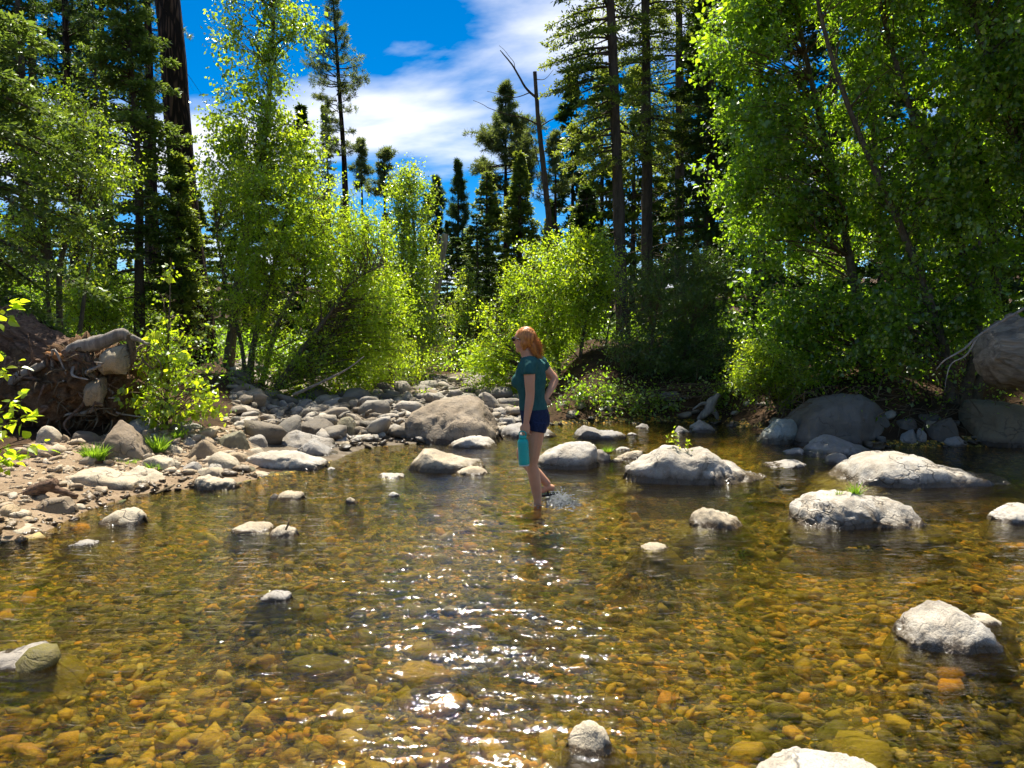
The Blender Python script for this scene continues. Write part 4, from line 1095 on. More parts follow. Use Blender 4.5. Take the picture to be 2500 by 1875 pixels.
for k, (px, Y, s_, lab) in enumerate([(-40, 27, 0.95, 'dim tall fir behind the cedar at the left edge'), (118, 29, 1.0, 'dim tall fir left of the straight dark pine trunk'), (250, 31, 0.95, 'dim tall fir behind the bushy fir top'),
        (985, 29, 0.24, 'low dark fir in the valley gap left of the dense fir'), (1030, 26, 0.26, 'low dark fir in the valley gap beside the bright alder bush')]):
    t_ = thing('fir_tree', lab, 'tree', base_on(px, Y, -0.2), GC)
    t_.scale = (s_ * (1.6 if s_ < 0.4 else 1), s_ * (1.6 if s_ < 0.4 else 1), s_); t_.rotation_euler = (0, 0, k * 1.3)
    for nm, me in zip(('trunk', 'crown'), big):
        o = bpy.data.objects.new(nm, me); COL.objects.link(o); o.parent = t_
# far wood closing the valley: individual firs, sharing a few meshes
GX = 'far firs closing the valley'
protos = []
for k in range(3):
    tr, br, nd = conifer_parts((0, 0, 0), 11 + k, 0.4, 2.4, (0, 0), 50 + k, 'fir', 0.8, 0.16, q=2.6)
    protos.append((tr.mesh('trunk', M['fir_bark']), nd.mesh('crown', M['needle_dark' if k == 2 else 'needle_fir'], smooth=False)))
rs = np.random.RandomState(77)
far = [(px, 36 + rs.uniform(0, 14)) for px in np.linspace(-300, 630, 20)] + [(px, 44 + rs.uniform(0, 14)) for px in np.linspace(660, 1190, 13)] + [(px, 34 + rs.uniform(0, 12)) for px in np.linspace(1230, 2500, 20)]
for px, Y in far:
    lo = 660 < px < 1200
    b = base_on(px, Y, -0.2)
    wh = 0 if px < 640 else (1 if lo else 2)
    t_ = thing('fir_tree', ('small far fir seen between trunks behind the left bank trees', 'far fir in the low row at the foot of the sky gap', 'far fir behind the tall firs and alders at right')[wh], 'tree', b, ('far firs behind the left bank', 'far firs under the sky gap', 'far firs behind the right bank')[wh])
    s = rs.uniform(0.5, 0.78) if lo else ((rs.uniform(0.38, 0.6) if px < 400 else rs.uniform(0.6, 0.85)) if px < 660 else rs.uniform(0.85, 1.25))
    t_.scale = (s, s, s); t_.rotation_euler = (0, 0, rs.uniform(0, 6.28))
    for nm, me in zip(('trunk', 'crown'), protos[rs.randint(3)]):
        o = bpy.data.objects.new(nm, me); COL.objects.link(o); o.parent = t_

# --- bare trees
def bare(name, label, cat, stems, bark='dead_wood', group=None):
    root = thing(name, label, cat, stems[0][0][0], group)
    for k, (P, r0, r1) in enumerate(stems):
        mb = MB()
        n = 20
        C = catmull(P, n)
        if k == 0: trunk_tube(mb, P, r0, r1, 9, n, 0.2, 5)
        else: tube(mb, C + fbm(C * 3, 2, k)[:, None] * 0.02, np.linspace(r0, r1, n), 5)
        mb.build('trunk' if k == 0 else 'limb', M[bark], root)
    return root
Y = 25.0
sg = [dD(1195, 640, Y), dD(1188, 520, Y), dD(1176, 380, Y), dD(1163, 260, Y), dD(1155, 155, Y)]
sg[0][2] = Hs(sg[0][0], Y) - 0.1
bare('dead_snag', 'bare grey snag with one crooked fork against the clouds', 'tree', [
    (sg, 0.12, 0.06), ([dD(1160, 212, Y), dD(1135, 190, Y - .2), dD(1112, 150, Y - .3), dD(1092, 122, Y - .4), dD(1081, 108, Y - .5)], 0.045, 0.012),
    ([dD(1112, 150, Y - .3), dD(1106, 128, Y - .3), dD(1078, 98, Y - .5)], 0.012, 0.005),
    ([dD(1163, 270, Y), dD(1130, 254, Y - .3), dD(1090, 246, Y - .6), dD(1022, 217, Y - .8)], 0.03, 0.006),
    ([dD(1157, 172, Y), dD(1178, 170, Y), dD(1196, 150, Y)], 0.015, 0.005),
    ([dD(1145, 200, Y), dD(1110, 210, Y), dD(1052, 197, Y - .3)], 0.02, 0.006),
    ([dD(1164, 275, Y), dD(1185, 262, Y + .2), dD(1200, 255, Y)], 0.025, 0.012),
    ([dD(1180, 430, Y), dD(1150, 300, Y + .2), dD(1130, 290, Y)], 0.015, 0.004)], 'fir_bark', GC)
Y = 22.0
dl = [dD(905, 800, Y), dD(918, 720, Y), dD(938, 640, Y), dD(952, 570, Y), dD(962, 505, Y)]
dl[0][2] = Hs(dl[0][0], Y)
bare('dead_tree', 'leaning broken dead trunk with peeling top at mid left', 'tree', [(dl, 0.17, 0.09),
    ([dD(955, 560, Y), dD(945, 535, Y), dD(948, 505, Y)], 0.045, 0.015), ([dD(930, 670, Y), dD(900, 640, Y), dD(880, 650, Y)], 0.03, 0.008)], 'dead_wood', GC)

# --- leafy trees
def st(Y, *pts):                     # stem through 2212-view pixels at distance Y, rooted in the ground
    P = [dD(x, y, Y + (i * 0.05)) for i, (x, y) in enumerate(pts)]
    P[0][2] = min(P[0][2], Hs(P[0][0], P[0][1]) - 0.05)
    return P
def bl(x, y, Y, rx, ry, rd):         # foliage mass: centre pixel, half sizes in pixels, half depth in metres
    c = dD(x, y, Y)
    return (c, (rx * K / FPX * Y, rd, ry * K / FPX * Y))
Y = 17.0
decid('cottonwood_tree', 'tall slender cottonwood with large shiny leaves at upper left', 'tree',
      [(st(Y, (487, 835), (505, 700), (520, 560), (545, 430), (575, 280), (585, 150), (592, 20), (590, -120)), 0.13, 0.02)],
      [(bl(560, 90, Y, 95, 150, 1.0)), bl(545, 270, Y, 100, 110, 1.0), bl(560, -60, Y, 70, 90, 0.7), bl(660, 60, Y, 30, 50, 0.3), bl(500, 360, Y, 80, 70, 0.7), bl(650, 320, Y, 55, 60, 0.5)],
      330, 56, 0.085, 'leaf_cotton', 101, GD, gap=-0.3, wl=0.75, droop=0.5, shell=0.5)
Y = 15.5
decid('alder_tree', 'bright green many stemmed alder spreading over the left bank', 'tree',
      [(st(Y, (540, 850), (545, 760), (575, 640), (600, 540), (625, 430), (640, 350)), 0.08, 0.02),
       (st(Y, (560, 850), (600, 700), (650, 600), (690, 500), (700, 420)), 0.06, 0.015),
       (st(Y - 0.6, (580, 845), (650, 760), (710, 680), (760, 610), (830, 570)), 0.07, 0.015),
       (st(Y, (535, 850), (520, 740), (490, 620), (470, 520), (465, 440)), 0.05, 0.015)],
      [bl(660, 500, Y, 150, 130, 1.3), bl(740, 640, Y, 120, 140, 1.2), bl(560, 600, Y, 110, 150, 1.0), bl(820, 700, Y + .5, 100, 130, 1.2), bl(650, 790, Y - .3, 110, 80, 0.9),
       bl(520, 430, Y, 80, 90, 0.8), bl(800, 520, Y, 60, 60, 0.8), bl(770, 790, Y, 90, 70, 0.9), bl(620, 380, Y, 60, 50, 0.7)],
      620, 130, 0.058, 'leaf_bright', 102, GD, gap=-0.34, shell=0.55)
Y = 21.0
decid('aspen_tree', 'pale leaved aspen clump left of the leaning dead trunk', 'tree',
      [(st(Y, (865, 800), (866, 650), (872, 500), (878, 390)), 0.08, 0.015), (st(Y, (882, 800), (886, 640), (895, 520), (890, 420)), 0.07, 0.015)],
      [bl(885, 450, Y, 60, 80, 0.9), bl(890, 580, Y, 62, 100, 0.9), bl(850, 640, Y, 60, 90, 0.9), bl(900, 720, Y, 60, 80, 0.8), bl(870, 390, Y, 28, 40, 0.5)],
      300, 90, 0.065, 'leaf_cotton', 103, GD, wl=0.8)
Y = 17.5
decid('willow_shrub', 'low bright shrub on the far end of the gravel bar', 'shrub',
      [(st(Y, (850, 850), (846, 790), (838, 740)), 0.03, 0.01), (st(Y, (900, 845), (905, 800), (915, 765)), 0.02, 0.008)],
      [bl(835, 780, Y, 80, 65, 0.9), bl(910, 800, Y + 1, 60, 45, 0.7), bl(775, 830, Y - 1.0, 70, 40, 0.7)],
      220, 90, 0.05, 'leaf_bright', 104, GD)
Y = 25.0
decid('willow_shrub', 'small leafy shrub in the dark gap of the valley', 'shrub',
      [(st(Y, (1005, 800), (1008, 700), (1012, 600)), 0.04, 0.01)], [bl(1012, 620, Y, 32, 50, 0.6), bl(985, 690, Y, 48, 36, 0.6), bl(960, 760, Y, 50, 40, 0.6)],
      110, 70, 0.075, 'leaf_cotton', 105, GD)
Y = 16.5
decid('alder_tree', 'rounded bright alder bush right behind the person', 'tree',
      [(st(Y, (1215, 885), (1205, 780), (1180, 680), (1160, 590)), 0.06, 0.012), (st(Y, (1240, 885), (1255, 760), (1270, 650), (1265, 560)), 0.06, 0.012),
       (st(Y - .3, (1200, 885), (1150, 800), (1090, 740), (1050, 700)), 0.045, 0.01), (st(Y, (1260, 885), (1300, 780), (1320, 680)), 0.045, 0.01)],
      [bl(1200, 620, Y, 110, 110, 1.0), bl(1130, 730, Y, 110, 110, 1.0), bl(1270, 690, Y, 80, 130, 1.0), bl(1210, 810, Y - .4, 140, 80, 0.9), bl(1060, 790, Y, 60, 50, 0.6), bl(1280, 540, Y + .5, 60, 50, 0.7)],
      470, 125, 0.062, 'leaf_bright', 106, GD, gap=-0.3)
Y = 14.6
decid('willow_shrub', 'dark narrow leaved willow thicket on the right bank', 'shrub',
      [(st(Y, (1400, 900), (1405, 780), (1420, 660), (1440, 570)), 0.05, 0.012), (st(Y, (1440, 900), (1480, 760), (1510, 640), (1525, 560)), 0.05, 0.012), (st(Y, (1370, 900), (1350, 800), (1345, 700)), 0.04, 0.01)],
      [bl(1440, 640, Y, 95, 90, 0.9), bl(1520, 600, Y, 55, 80, 0.7), bl(1400, 780, Y, 100, 100, 0.8), bl(1510, 770, Y, 90, 110, 0.8), bl(1330, 850, Y, 60, 50, 0.6)],
      380, 110, 0.08, 'leaf_willow', 107, GD, gap=-0.35, wl=0.26, droop=0.1)
Y = 11.9
decid('alder_shrub', 'small sunlit alder shrub overhanging the right bank boulders', 'shrub',
      [(st(Y + .3, (1690, 900), (1670, 840), (1640, 780)), 0.03, 0.008)], [bl(1640, 785, Y, 55, 60, 0.55), bl(1690, 810, Y, 60, 55, 0.5), bl(1600, 820, Y - .1, 30, 30, 0.35)],
      150, 90, 0.042, 'leaf_bright', 108, GD, twl=0.25)
RK = lambda C, L: -(C[:, 0] / C[:, 1]) * 6 - C[:, 1] * 0.25 + L * 20
def rightalder(label, Y, stems, blobs, n, seed, hero=0):
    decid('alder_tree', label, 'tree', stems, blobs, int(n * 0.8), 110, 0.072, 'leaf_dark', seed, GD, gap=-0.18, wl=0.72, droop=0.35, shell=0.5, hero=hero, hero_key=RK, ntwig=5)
Y = 12.6
rightalder('tall alder whose leafy left edge hangs over the river', Y,
           [(st(Y, (1880, 890), (1860, 700), (1820, 480), (1770, 250), (1720, 20), (1690, -200)), 0.10, 0.02), (st(Y, (1900, 890), (1930, 700), (1900, 450), (1880, 150), (1870, -150)), 0.09, 0.02)],
           [bl(1640, 60, Y, 110, 130, 0.9), bl(1640, 260, Y, 95, 120, 0.9), bl(1600, 400, Y - .3, 70, 50, 0.5), bl(1700, 460, Y, 110, 150, 1.0), bl(1730, 650, Y, 120, 120, 1.0), bl(1800, 200, Y, 130, 250, 1.1),
            bl(1850, 540, Y, 130, 200, 1.1), bl(1850, 790, Y, 140, 70, 0.8), bl(1680, -80, Y, 140, 120, 1.0), bl(1560, 130, Y - .2, 40, 40, 0.4)],
           900, 109, 300)
Y = 11.4
rightalder('alder with several leaning stems left of the grey log', Y,
           [(st(Y, (2060, 880), (2030, 720), (1950, 500), (1860, 300), (1790, 100), (1740, -120)), 0.09, 0.02), (st(Y, (2080, 880), (2110, 700), (2060, 480), (1970, 250), (1900, 0), (1860, -200)), 0.09, 0.02),
            (st(Y, (2100, 880), (2150, 700), (2140, 450), (2090, 200), (2040, -100)), 0.08, 0.02)],
           [bl(2000, 120, Y, 160, 180, 1.0), bl(2010, 420, Y, 150, 170, 1.0), bl(1950, 690, Y, 140, 110, 0.8), bl(2130, 300, Y, 110, 260, 1.0), bl(2060, 620, Y, 90, 110, 0.8), bl(1960, -120, Y, 200, 150, 1.2)],
           760, 110)
Y = 10.6
rightalder('alder behind the grey log leaning in from right edge', Y,
           [(st(Y, (2330, 860), (2290, 650), (2230, 420), (2150, 180), (2060, -80)), 0.10, 0.02), (st(Y, (2380, 860), (2370, 600), (2330, 300), (2260, 0)), 0.09, 0.02)],
           [bl(2200, 120, Y, 130, 180, 1.0), bl(2220, 430, Y, 110, 160, 0.9), bl(2320, 260, Y, 140, 260, 1.0), bl(2170, -100, Y, 200, 150, 1.1), bl(2370, 560, Y, 120, 120, 0.8)],
           620, 111)
# left understorey
Y = 12.5
decid('maple_tree', 'sunlit young leafy tree between the cedar and the fir', 'tree',
      [(st(Y, (130, 720), (128, 600), (150, 500), (175, 400), (180, 260)), 0.06, 0.012), (st(Y, (150, 720), (185, 620), (200, 520), (190, 440)), 0.045, 0.01), (st(Y, (110, 720), (100, 560), (95, 420)), 0.04, 0.01)],
      [bl(165, 250, Y, 85, 70, 0.6), bl(110, 330, Y, 80, 70, 0.6), bl(225, 380, Y, 60, 60, 0.5), bl(60, 500, Y, 80, 70, 0.6), bl(200, 520, Y, 50, 60, 0.5)],
      190, 80, 0.055, 'leaf_cotton', 112, GD, gap=-0.05)
for k, (x, y, Y, rx, ry, lab) in enumerate([(60, 640, 14.5, 90, 70, 'shaded shrub behind the fallen trunk at far left'), (190, 640, 16, 80, 80, 'shaded shrub above the grey root at left'),
        (290, 660, 18, 70, 70, 'dim shrub behind the sapling top at left'), (460, 760, 20, 60, 80, 'dim shrub right of the massive pine trunk base'), (340, 790, 14.0, 70, 40, 'low shrub behind the sapling stem')]):
    decid('undergrowth_shrub', lab, 'shrub', [(st(Y, (x, y + ry + 60), (x + 5, y), (x - 6, y - ry * 0.6)), 0.025, 0.008), (st(Y, (x + 15, y + ry + 60), (x + 40, y)), 0.02, 0.006)],
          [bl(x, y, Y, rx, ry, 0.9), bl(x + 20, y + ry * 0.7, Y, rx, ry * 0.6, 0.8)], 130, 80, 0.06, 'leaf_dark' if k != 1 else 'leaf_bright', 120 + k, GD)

# forest floor plants under the trees: leafy ground cover nobody could count
rs = np.random.RandomState(91)
n = 5200
y = rs.uniform(10.5, 44, n); x = rs.uniform(-0.85, 0.85, n) * y
sd = water_sd(x, y); a = x / y
m = (sd > np.where(a > 0.05, 0.25, 0.8)) & ((y < 26) | (np.abs(a) > 0.25)) & ~((a > -0.34) & (a < 0.05) & (sd < 8.0)) & ~((a < -0.33) & (sd < 2.6)) & (fbm(np.stack([x, y, 0 * x], -1) * 0.5, 2, 4) > -0.25)
x, y = x[m], y[m]; z = H(x, y); n = len(x)
per = 26
h = rs.uniform(0.15, 1.0, n)
C = np.stack([x, y, z], -1)[:, None] + rs.randn(n, per, 3) * np.array((0.28, 0.28, 0.0)) + UP * (h[:, None] * rs.uniform(0.05, 1, (n, per)))[..., None]
A = rs.randn(n, per, 3) + UP * 0.1
Nn = UP + rs.randn(n, per, 3) * 0.6
mb = MB()
s_ = np.clip(y / 16, 0.8, 2.2)
Ls = (0.085 * rs.uniform(0.6, 1.3, (n, per)) * s_[:, None]).ravel()
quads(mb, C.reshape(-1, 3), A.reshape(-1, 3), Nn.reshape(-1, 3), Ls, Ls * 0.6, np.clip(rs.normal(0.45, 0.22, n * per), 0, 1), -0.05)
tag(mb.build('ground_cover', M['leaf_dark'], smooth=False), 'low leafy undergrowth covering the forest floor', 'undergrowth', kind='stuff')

# tangle of bare twigs and roots along the undercut right bank
mb = MB()
for k in range(240):
    px = rs.uniform(1210, 2230)
    g = on_ground(px * K, np.interp(px, [1210, 1640, 1700, 2230], [905, 915, 945, 950]) * K - rs.uniform(0, 60)) if k % 6 == 0 else g + np.array((rs.normal(0, 0.15), rs.normal(0, 0.08), 0))
    s = g + UP * rs.uniform(0.0, 0.45); L = rs.uniform(0.15, 0.6); d = nrm(np.array((rs.normal(), rs.normal() * 0.4 - 0.5, rs.normal() * 0.6)))
    tube(mb, catmull([s, s + d * L * 0.5 + rs.randn(3) * 0.06, s + d * L + rs.randn(3) * 0.08 - UP * L * 0.2], 5), np.linspace(rs.uniform(0.003, 0.011), 0.002, 5), 4, False)
tag(mb.build('root_tangle', M['twig']), 'tangle of bare roots and twigs along the dark right bank', 'roots', kind='stuff')
Y = 13.6
decid('willow_shrub', 'low dark shrub on the bank directly right of the person', 'shrub', [(st(Y, (1290, 905), (1285, 870), (1280, 830)), 0.025, 0.008)],
      [bl(1290, 860, Y, 75, 32, 0.5), bl(1400, 870, Y, 80, 26, 0.5), bl(1520, 880, Y, 60, 22, 0.4), bl(1620, 890, Y - .6, 60, 18, 0.3), bl(1560, 860, Y, 70, 30, 0.4)], 210, 80, 0.06, 'leaf_dark', 130, GD, gap=-0.6)

# ------------------------------------------------------------------ fallen tree with its root plate, left bank
ZOOM['q'] = (0, 720, 4.365); ZOOM['h'] = (2050, 700, 3.951)
def zd(z, x, y, Y): return at_depth(*zp(z, x, y), Y)
def noisy_tube(mb, P, R, ns=10, n=24, amp=0.25, freq=4.0, seed=0, ridge=0.0):
    C = catmull(P, n); R = np.interp(np.linspace(0, 1, n), np.linspace(0, 1, len(R)), R)
    V, F = tube_data(C, R, ns)
    if ridge:                        # furrows running along the wood
        a = np.tile(np.arange(ns) / ns * 2 * math.pi, n); sl_ = np.repeat(np.linalg.norm(C - C[0], axis=1), ns)
        pr = np.stack([np.cos(a) * 4, np.sin(a) * 4, sl_ * 0.9], -1)
        rg = -np.abs(fbm(pr + seed, 3, seed + 40, 0.6)) + 0.15 - 0.6 * np.clip(0.10 - np.abs(fbm(pr * 0.9 + 7, 2, seed + 41)), 0, 1) / 0.10
        V = V + nrm(V - np.repeat(C, ns, 0)) * (rg * np.repeat(R, ns) * ridge)[:, None]
    V = V + nrm(V - np.repeat(C, ns, 0)) * (fbm(V * freq + seed, 4, seed, 0.6) * np.repeat(R, ns) * amp)[:, None]
    n0 = len(V)
    j = np.arange(ns); j2 = (j + 1) % ns; last = (n - 1) * ns
    T = np.vstack([np.stack([np.full(ns, n0), j2, j], -1), np.stack([np.full(ns, n0 + 1), last + j, last + j2], -1)])
    mb.add(np.vstack([V, C[0], C[-1]]), F, T)
def lump(mb, c, r, seed, amp=0.3, freq=1.5, sub=None, hi=0.25):
    V, F = ICO5
    d = 1 + amp * fbm(V * freq + seed, 3, seed) + hi * amp * fbm(V * freq * 4 + seed, 3, seed + 3) + hi * 0.6 * amp * fbm(V * freq * 12, 2, seed + 5)
    mb.add(np.asarray(c) + V * d[:, None] * np.asarray(r), None, F)
ICO5 = ico(5)
Yw = 9.6
wad_c = zd('q', 600, 1040, Yw)
ft = thing('fallen_tree', 'fallen conifer with upturned root plate of soil and roots, left bank', 'fallen tree', (wad_c[0], wad_c[1], Hs(wad_c[0], wad_c[1])))
mb = MB()
noisy_tube(mb, [zd('q', 700, 700, Yw - 0.05), zd('q', 420, 560, Yw + .1), zd('q', 150, 400, Yw + .3), zd('q', -250, 250, Yw + .6), zd('q', -900, 60, Yw + 1.2)], [0.24, 0.26, 0.27, 0.27, 0.25], 64, 120, 0.22, 5.0, 3, 0.35)
mb.build('trunk', M['log_bark'], ft)
mb = MB()
lump(mb, zd('q', 620, 1020, Yw - .05), (0.70, 0.45, 0.46), 4, 0.55, 1.6, hi=0.55)
lump(mb, zd('q', 150, 1200, Yw - .15), (0.42, 0.38, 0.30), 9, 0.6, 1.6, hi=0.55)
lump(mb, zd('q', 1080, 960, Yw - .02), (0.42, 0.36, 0.50), 14, 0.6, 1.6, hi=0.55)
lump(mb, zd('q', 900, 740, Yw - .02), (0.36, 0.30, 0.24), 19, 0.6, 1.8, hi=0.55)
mb.build('root_plate', M['soil'], ft)
def rootpart(pts, R, mat='dead_wood', name='root', amp=0.35, ns=9):
    b = MB(); noisy_tube(b, pts, R, ns, 26, amp, 9.0, int(abs(pts[0][0] * 100)) % 50); b.build(name, M[mat], ft)
q = lambda x, y, dy=0.0: zd('q', x, y, Yw - 0.35 + dy)
rootpart([q(700, 640), q(800, 560), q(950, 530), q(1130, 480), q(1290, 425), q(1370, 440)], [0.06, 0.075, 0.085, 0.09, 0.075, 0.05])
rootpart([q(1300, 430), q(1400, 450), q(1500, 490), q(1560, 520), q(1640, 500)], [0.06, 0.04, 0.025, 0.018, 0.012])
rootpart([q(1360, 430), q(1400, 520), q(1420, 620), q(1380, 740), q(1300, 800)], [0.06, 0.045, 0.04, 0.035, 0.02], 'twig')
rootpart([q(1340, 440), q(1350, 395), q(1320, 370)], [0.04, 0.025, 0.01])
rootpart([q(80, 1010), q(110, 930), q(210, 860), q(340, 800), q(480, 730)], [0.035, 0.05, 0.055, 0.05, 0.045])
rootpart([q(500, 640), q(620, 660), q(720, 690)], [0.05, 0.05, 0.03], 'orange_wood', 'broken_root')
rootpart([q(790, 830), q(860, 880), q(915, 950)], [0.045, 0.04, 0.02], 'orange_wood', 'broken_root')
rootpart([q(700, 600), q(820, 640), q(930, 700), q(1010, 800), q(1000, 860)], [0.07, 0.08, 0.07, 0.05, 0.03], 'log_bark', amp=0.6)
rootpart([q(720, 660), q(800, 740), q(850, 830), q(820, 900)], [0.06, 0.06, 0.05, 0.03], 'log_bark', amp=0.6)
rs = np.random.RandomState(22)
for k in range(34):                 # thicker torn roots reaching out of the soil
    s = zd('q', rs.uniform(150, 1150), rs.uniform(700, 1250), Yw - 0.25); L = rs.uniform(0.2, 0.55)
    d = nrm(np.array((rs.normal() * 0.7 + 0.35, -0.55 + rs.normal() * 0.3, rs.normal() * 0.7)))
    b = MB(); noisy_tube(b, [s, s + d * L * 0.35 + rs.randn(3) * 0.04, s + d * L * 0.7 + rs.randn(3) * 0.07, s + d * L + rs.randn(3) * 0.10 - UP * 0.05], [rs.uniform(0.02, 0.04), 0.024, 0.016, 0.006], 7, 16, 0.5, 14.0, k)
    b.build('root', M['log_bark' if k % 3 else 'dead_wood'], ft)
rs = np.random.RandomState(21)
mb = MB()
for k in range(230):                # fine torn roots
    a = rs.uniform(0, 1)
    if k < 110: s = q(rs.uniform(50, 1200), rs.uniform(850, 1380), rs.uniform(-0.12, 0.2))
    elif k < 170: s = q(rs.uniform(1250, 1640), rs.uniform(520, 780), rs.uniform(-0.1, 0.3))
    else: s = q(rs.uniform(700, 1050), rs.uniform(560, 860), rs.uniform(-0.12, 0.1))
    L = rs.uniform(0.05, 0.26); d = nrm(rs.randn(3) + np.array((0.2, -0.5, -0.5)))
    P = [s, s + d * L * 0.5 + rs.randn(3) * 0.03, s + d * L + rs.randn(3) * 0.06 - UP * L * 0.2]
    tube(mb, catmull(P, 5), np.linspace(rs.uniform(0.006, 0.02), 0.003, 5), 5)
tag(mb.build('fine_roots', M['twig'], ft), kind='stuff')
mb = MB()                          # grass and moss on top of the trunk
n = 900
s = rs.uniform(0, 1, n)
A_, B_ = zd('q', 250, 330, Yw + .25), zd('q', -600, 0, Yw + 0.9)
C = A_ + (B_ - A_) * s[:, None] + rs.randn(n, 3) * np.array((0.08, 0.14, 0.03)) + UP * 0.06
quads(mb, C, UP + rs.randn(n, 3) * 0.6, rs.randn(n, 3), rs.uniform(0.04, 0.11, n), 0.012, rs.uniform(0, 1, n))
tag(mb.build('moss', M['grass'], ft, smooth=False), kind='stuff')

def free_stone(pts, zone, Y, base, hd, color, label, seed, mat='rock_dry'):
    W = [zd(zone, x, y, Y) for x, y in pts]
    zb = zd(zone, pts[0][0], base, Y)[2]
    mb = boulder_mesh([(w_[0], w_[2]) for w_ in W], zb + 0.11, Y, hd, seed, 0.8, 0.6, 9, 0.10, 48, 36, 0.16, -0.35)
    o = mb.build('boulder', M[mat], origin=(W[len(W) // 2][0], Y, zb)); o.color = (*color, 1)
    tag(o, label, 'boulder', GL)
free_stone([(1020,700),(1040,640),(1110,585),(1200,530),(1340,512),(1385,580),(1408,680)], 'q', Yw - 0.40, 800, 0.2, (0.36, 0.30, 0.20), 'pale boulder gripped by the grey roots of the fallen tree', 31)
free_stone([(865,1080),(900,980),(940,920),(1010,855),(1100,835),(1120,870),(1125,920)], 'q', Yw - 0.42, 1140, 0.12, (0.34, 0.26, 0.155), 'smooth tan stone stuck in soil below the gripped boulder', 33)

# ------------------------------------------------------------------ logs, driftwood and sticks
P = [dD(2128, 752, 9.3), dD(2180, 762, 9.4), dD(2300, 765, 9.6), dD(2480, 760, 9.9), dD(2800, 755, 10.4)]
mb = MB(); noisy_tube(mb, P, [0.22, 0.43, 0.46, 0.44, 0.42], 72, 110, 0.22, 3.0, 7, 0.22)
o = mb.build('log', M['grey_log'], origin=P[0])
tag(o, 'weathered grey log end entering at the right edge above boulder', 'log')
def stick(label, pts, R, mat='dead_wood', name='stick', cat='stick', twigs=0, seed=0, amp=0.15):
    b = MB(); noisy_tube(b, pts, R, 7, 24, amp, 8.0, seed)
    o = b.build(name, M[mat], origin=pts[0]); tag(o, label, cat)
    return o
g = on_ground(*zp('3', 330, 780)); Yd = g[1] - 0.05
dw = thing('driftwood', 'gnarled dark driftwood root lying on the left waterline', 'driftwood', g)
for pts, R, nm in [([(60, 800), (190, 790), (300, 740), (420, 690), (505, 668)], [0.02, 0.04, 0.055, 0.06, 0.045], 'trunk'), ([(300, 740), (330, 800), (420, 830), (500, 800)], [0.04, 0.035, 0.03, 0.015], 'root'),
                   ([(420, 690), (520, 720), (620, 760), (700, 775)], [0.045, 0.035, 0.025, 0.012], 'root'), ([(230, 770), (260, 730), (255, 700)], [0.03, 0.02, 0.01], 'root')]:
    b = MB(); noisy_tube(b, [zd('3', x, y, Yd) for x, y in pts], R, 9, 24, 0.6, 12.0, len(pts)); b.build(nm, M['log_bark'], dw)
g = on_ground(*zp('6', 1600, 262)); Yd = g[1]
dw = thing('driftwood', 'twisted grey root stump on the dark right bank', 'driftwood', g)
for pts, R, nm in [([(1720, 40), (1660, 110), (1630, 170), (1590, 215), (1545, 255)], [0.05, 0.08, 0.09, 0.07, 0.03], 'trunk'), ([(1640, 160), (1690, 200), (1715, 260)], [0.06, 0.045, 0.02], 'root'),
                   ([(1650, 130), (1580, 120), (1500, 170)], [0.04, 0.025, 0.01], 'root'), ([(1900, 210), (1840, 250), (1770, 305)], [0.06, 0.05, 0.03], 'root')]:
    b = MB(); noisy_tube(b, [zd('6', x, y, Yd) for x, y in pts], R, 9, 24, 0.5, 9.0, len(pts)); b.build(nm, M['dead_wood'], dw)
def flat(z, *pts, dz=0.015):
    return [at_z(*zp(z, x, y), dz) for x, y in pts]
stick('brown stick half in the water at the left shore', flat('3', (1400, 755), (1500, 712), (1615, 668), dz=0.02), [0.012, 0.016, 0.010], 'twig')
stick('dark bark strip floating by the left shore', flat('3', (1010, 778), (1080, 772), (1152, 774), dz=0.004), [0.010, 0.016, 0.010], 'twig')
p0 = ROCKS['w8'][4][1]
stick('short dark twig lying on the flat midstream rock', [p0 + np.array((0.04, -0.05, -0.03)), p0 + np.array((0.06, -0.04, 0.02)), p0 + np.array((0.05, 0.0, 0.05))], [0.008, 0.007, 0.004], 'twig')
stick('long pale bare branch slanting through the left bank leaves', [zd('5', x, y, 13.6) for x, y in [(60, 260), (210, 195), (400, 105), (600, 0), (760, -120)]], [0.03, 0.026, 0.022, 0.015, 0.008])
stick('pale bare twig arching before the grey log', [zd('h', x, y, 8.9) for x, y in [(930, 800), (1000, 720), (1080, 670), (1200, 600), (1330, 480), (1500, 370), (1778, 210), (2000, 60)]], [0.006, 0.008, 0.010, 0.012, 0.013, 0.014, 0.016, 0.018])
stick('thin drooping twig hanging left of the huge tan boulder', [zd('h', x, y, 9.2) for x, y in [(1330, 480), (1220, 660), (1080, 740), (1030, 880), (1015, 1000)]], [0.012, 0.009, 0.007, 0.005, 0.003])
stick('dead branch lying across the right bank under the thicket', [on_ground(*zp('6', x, y)) + UP * 0.10 for x, y in [(690, 275), (760, 215), (840, 150), (930, 90)]], [0.012, 0.016, 0.018, 0.012])

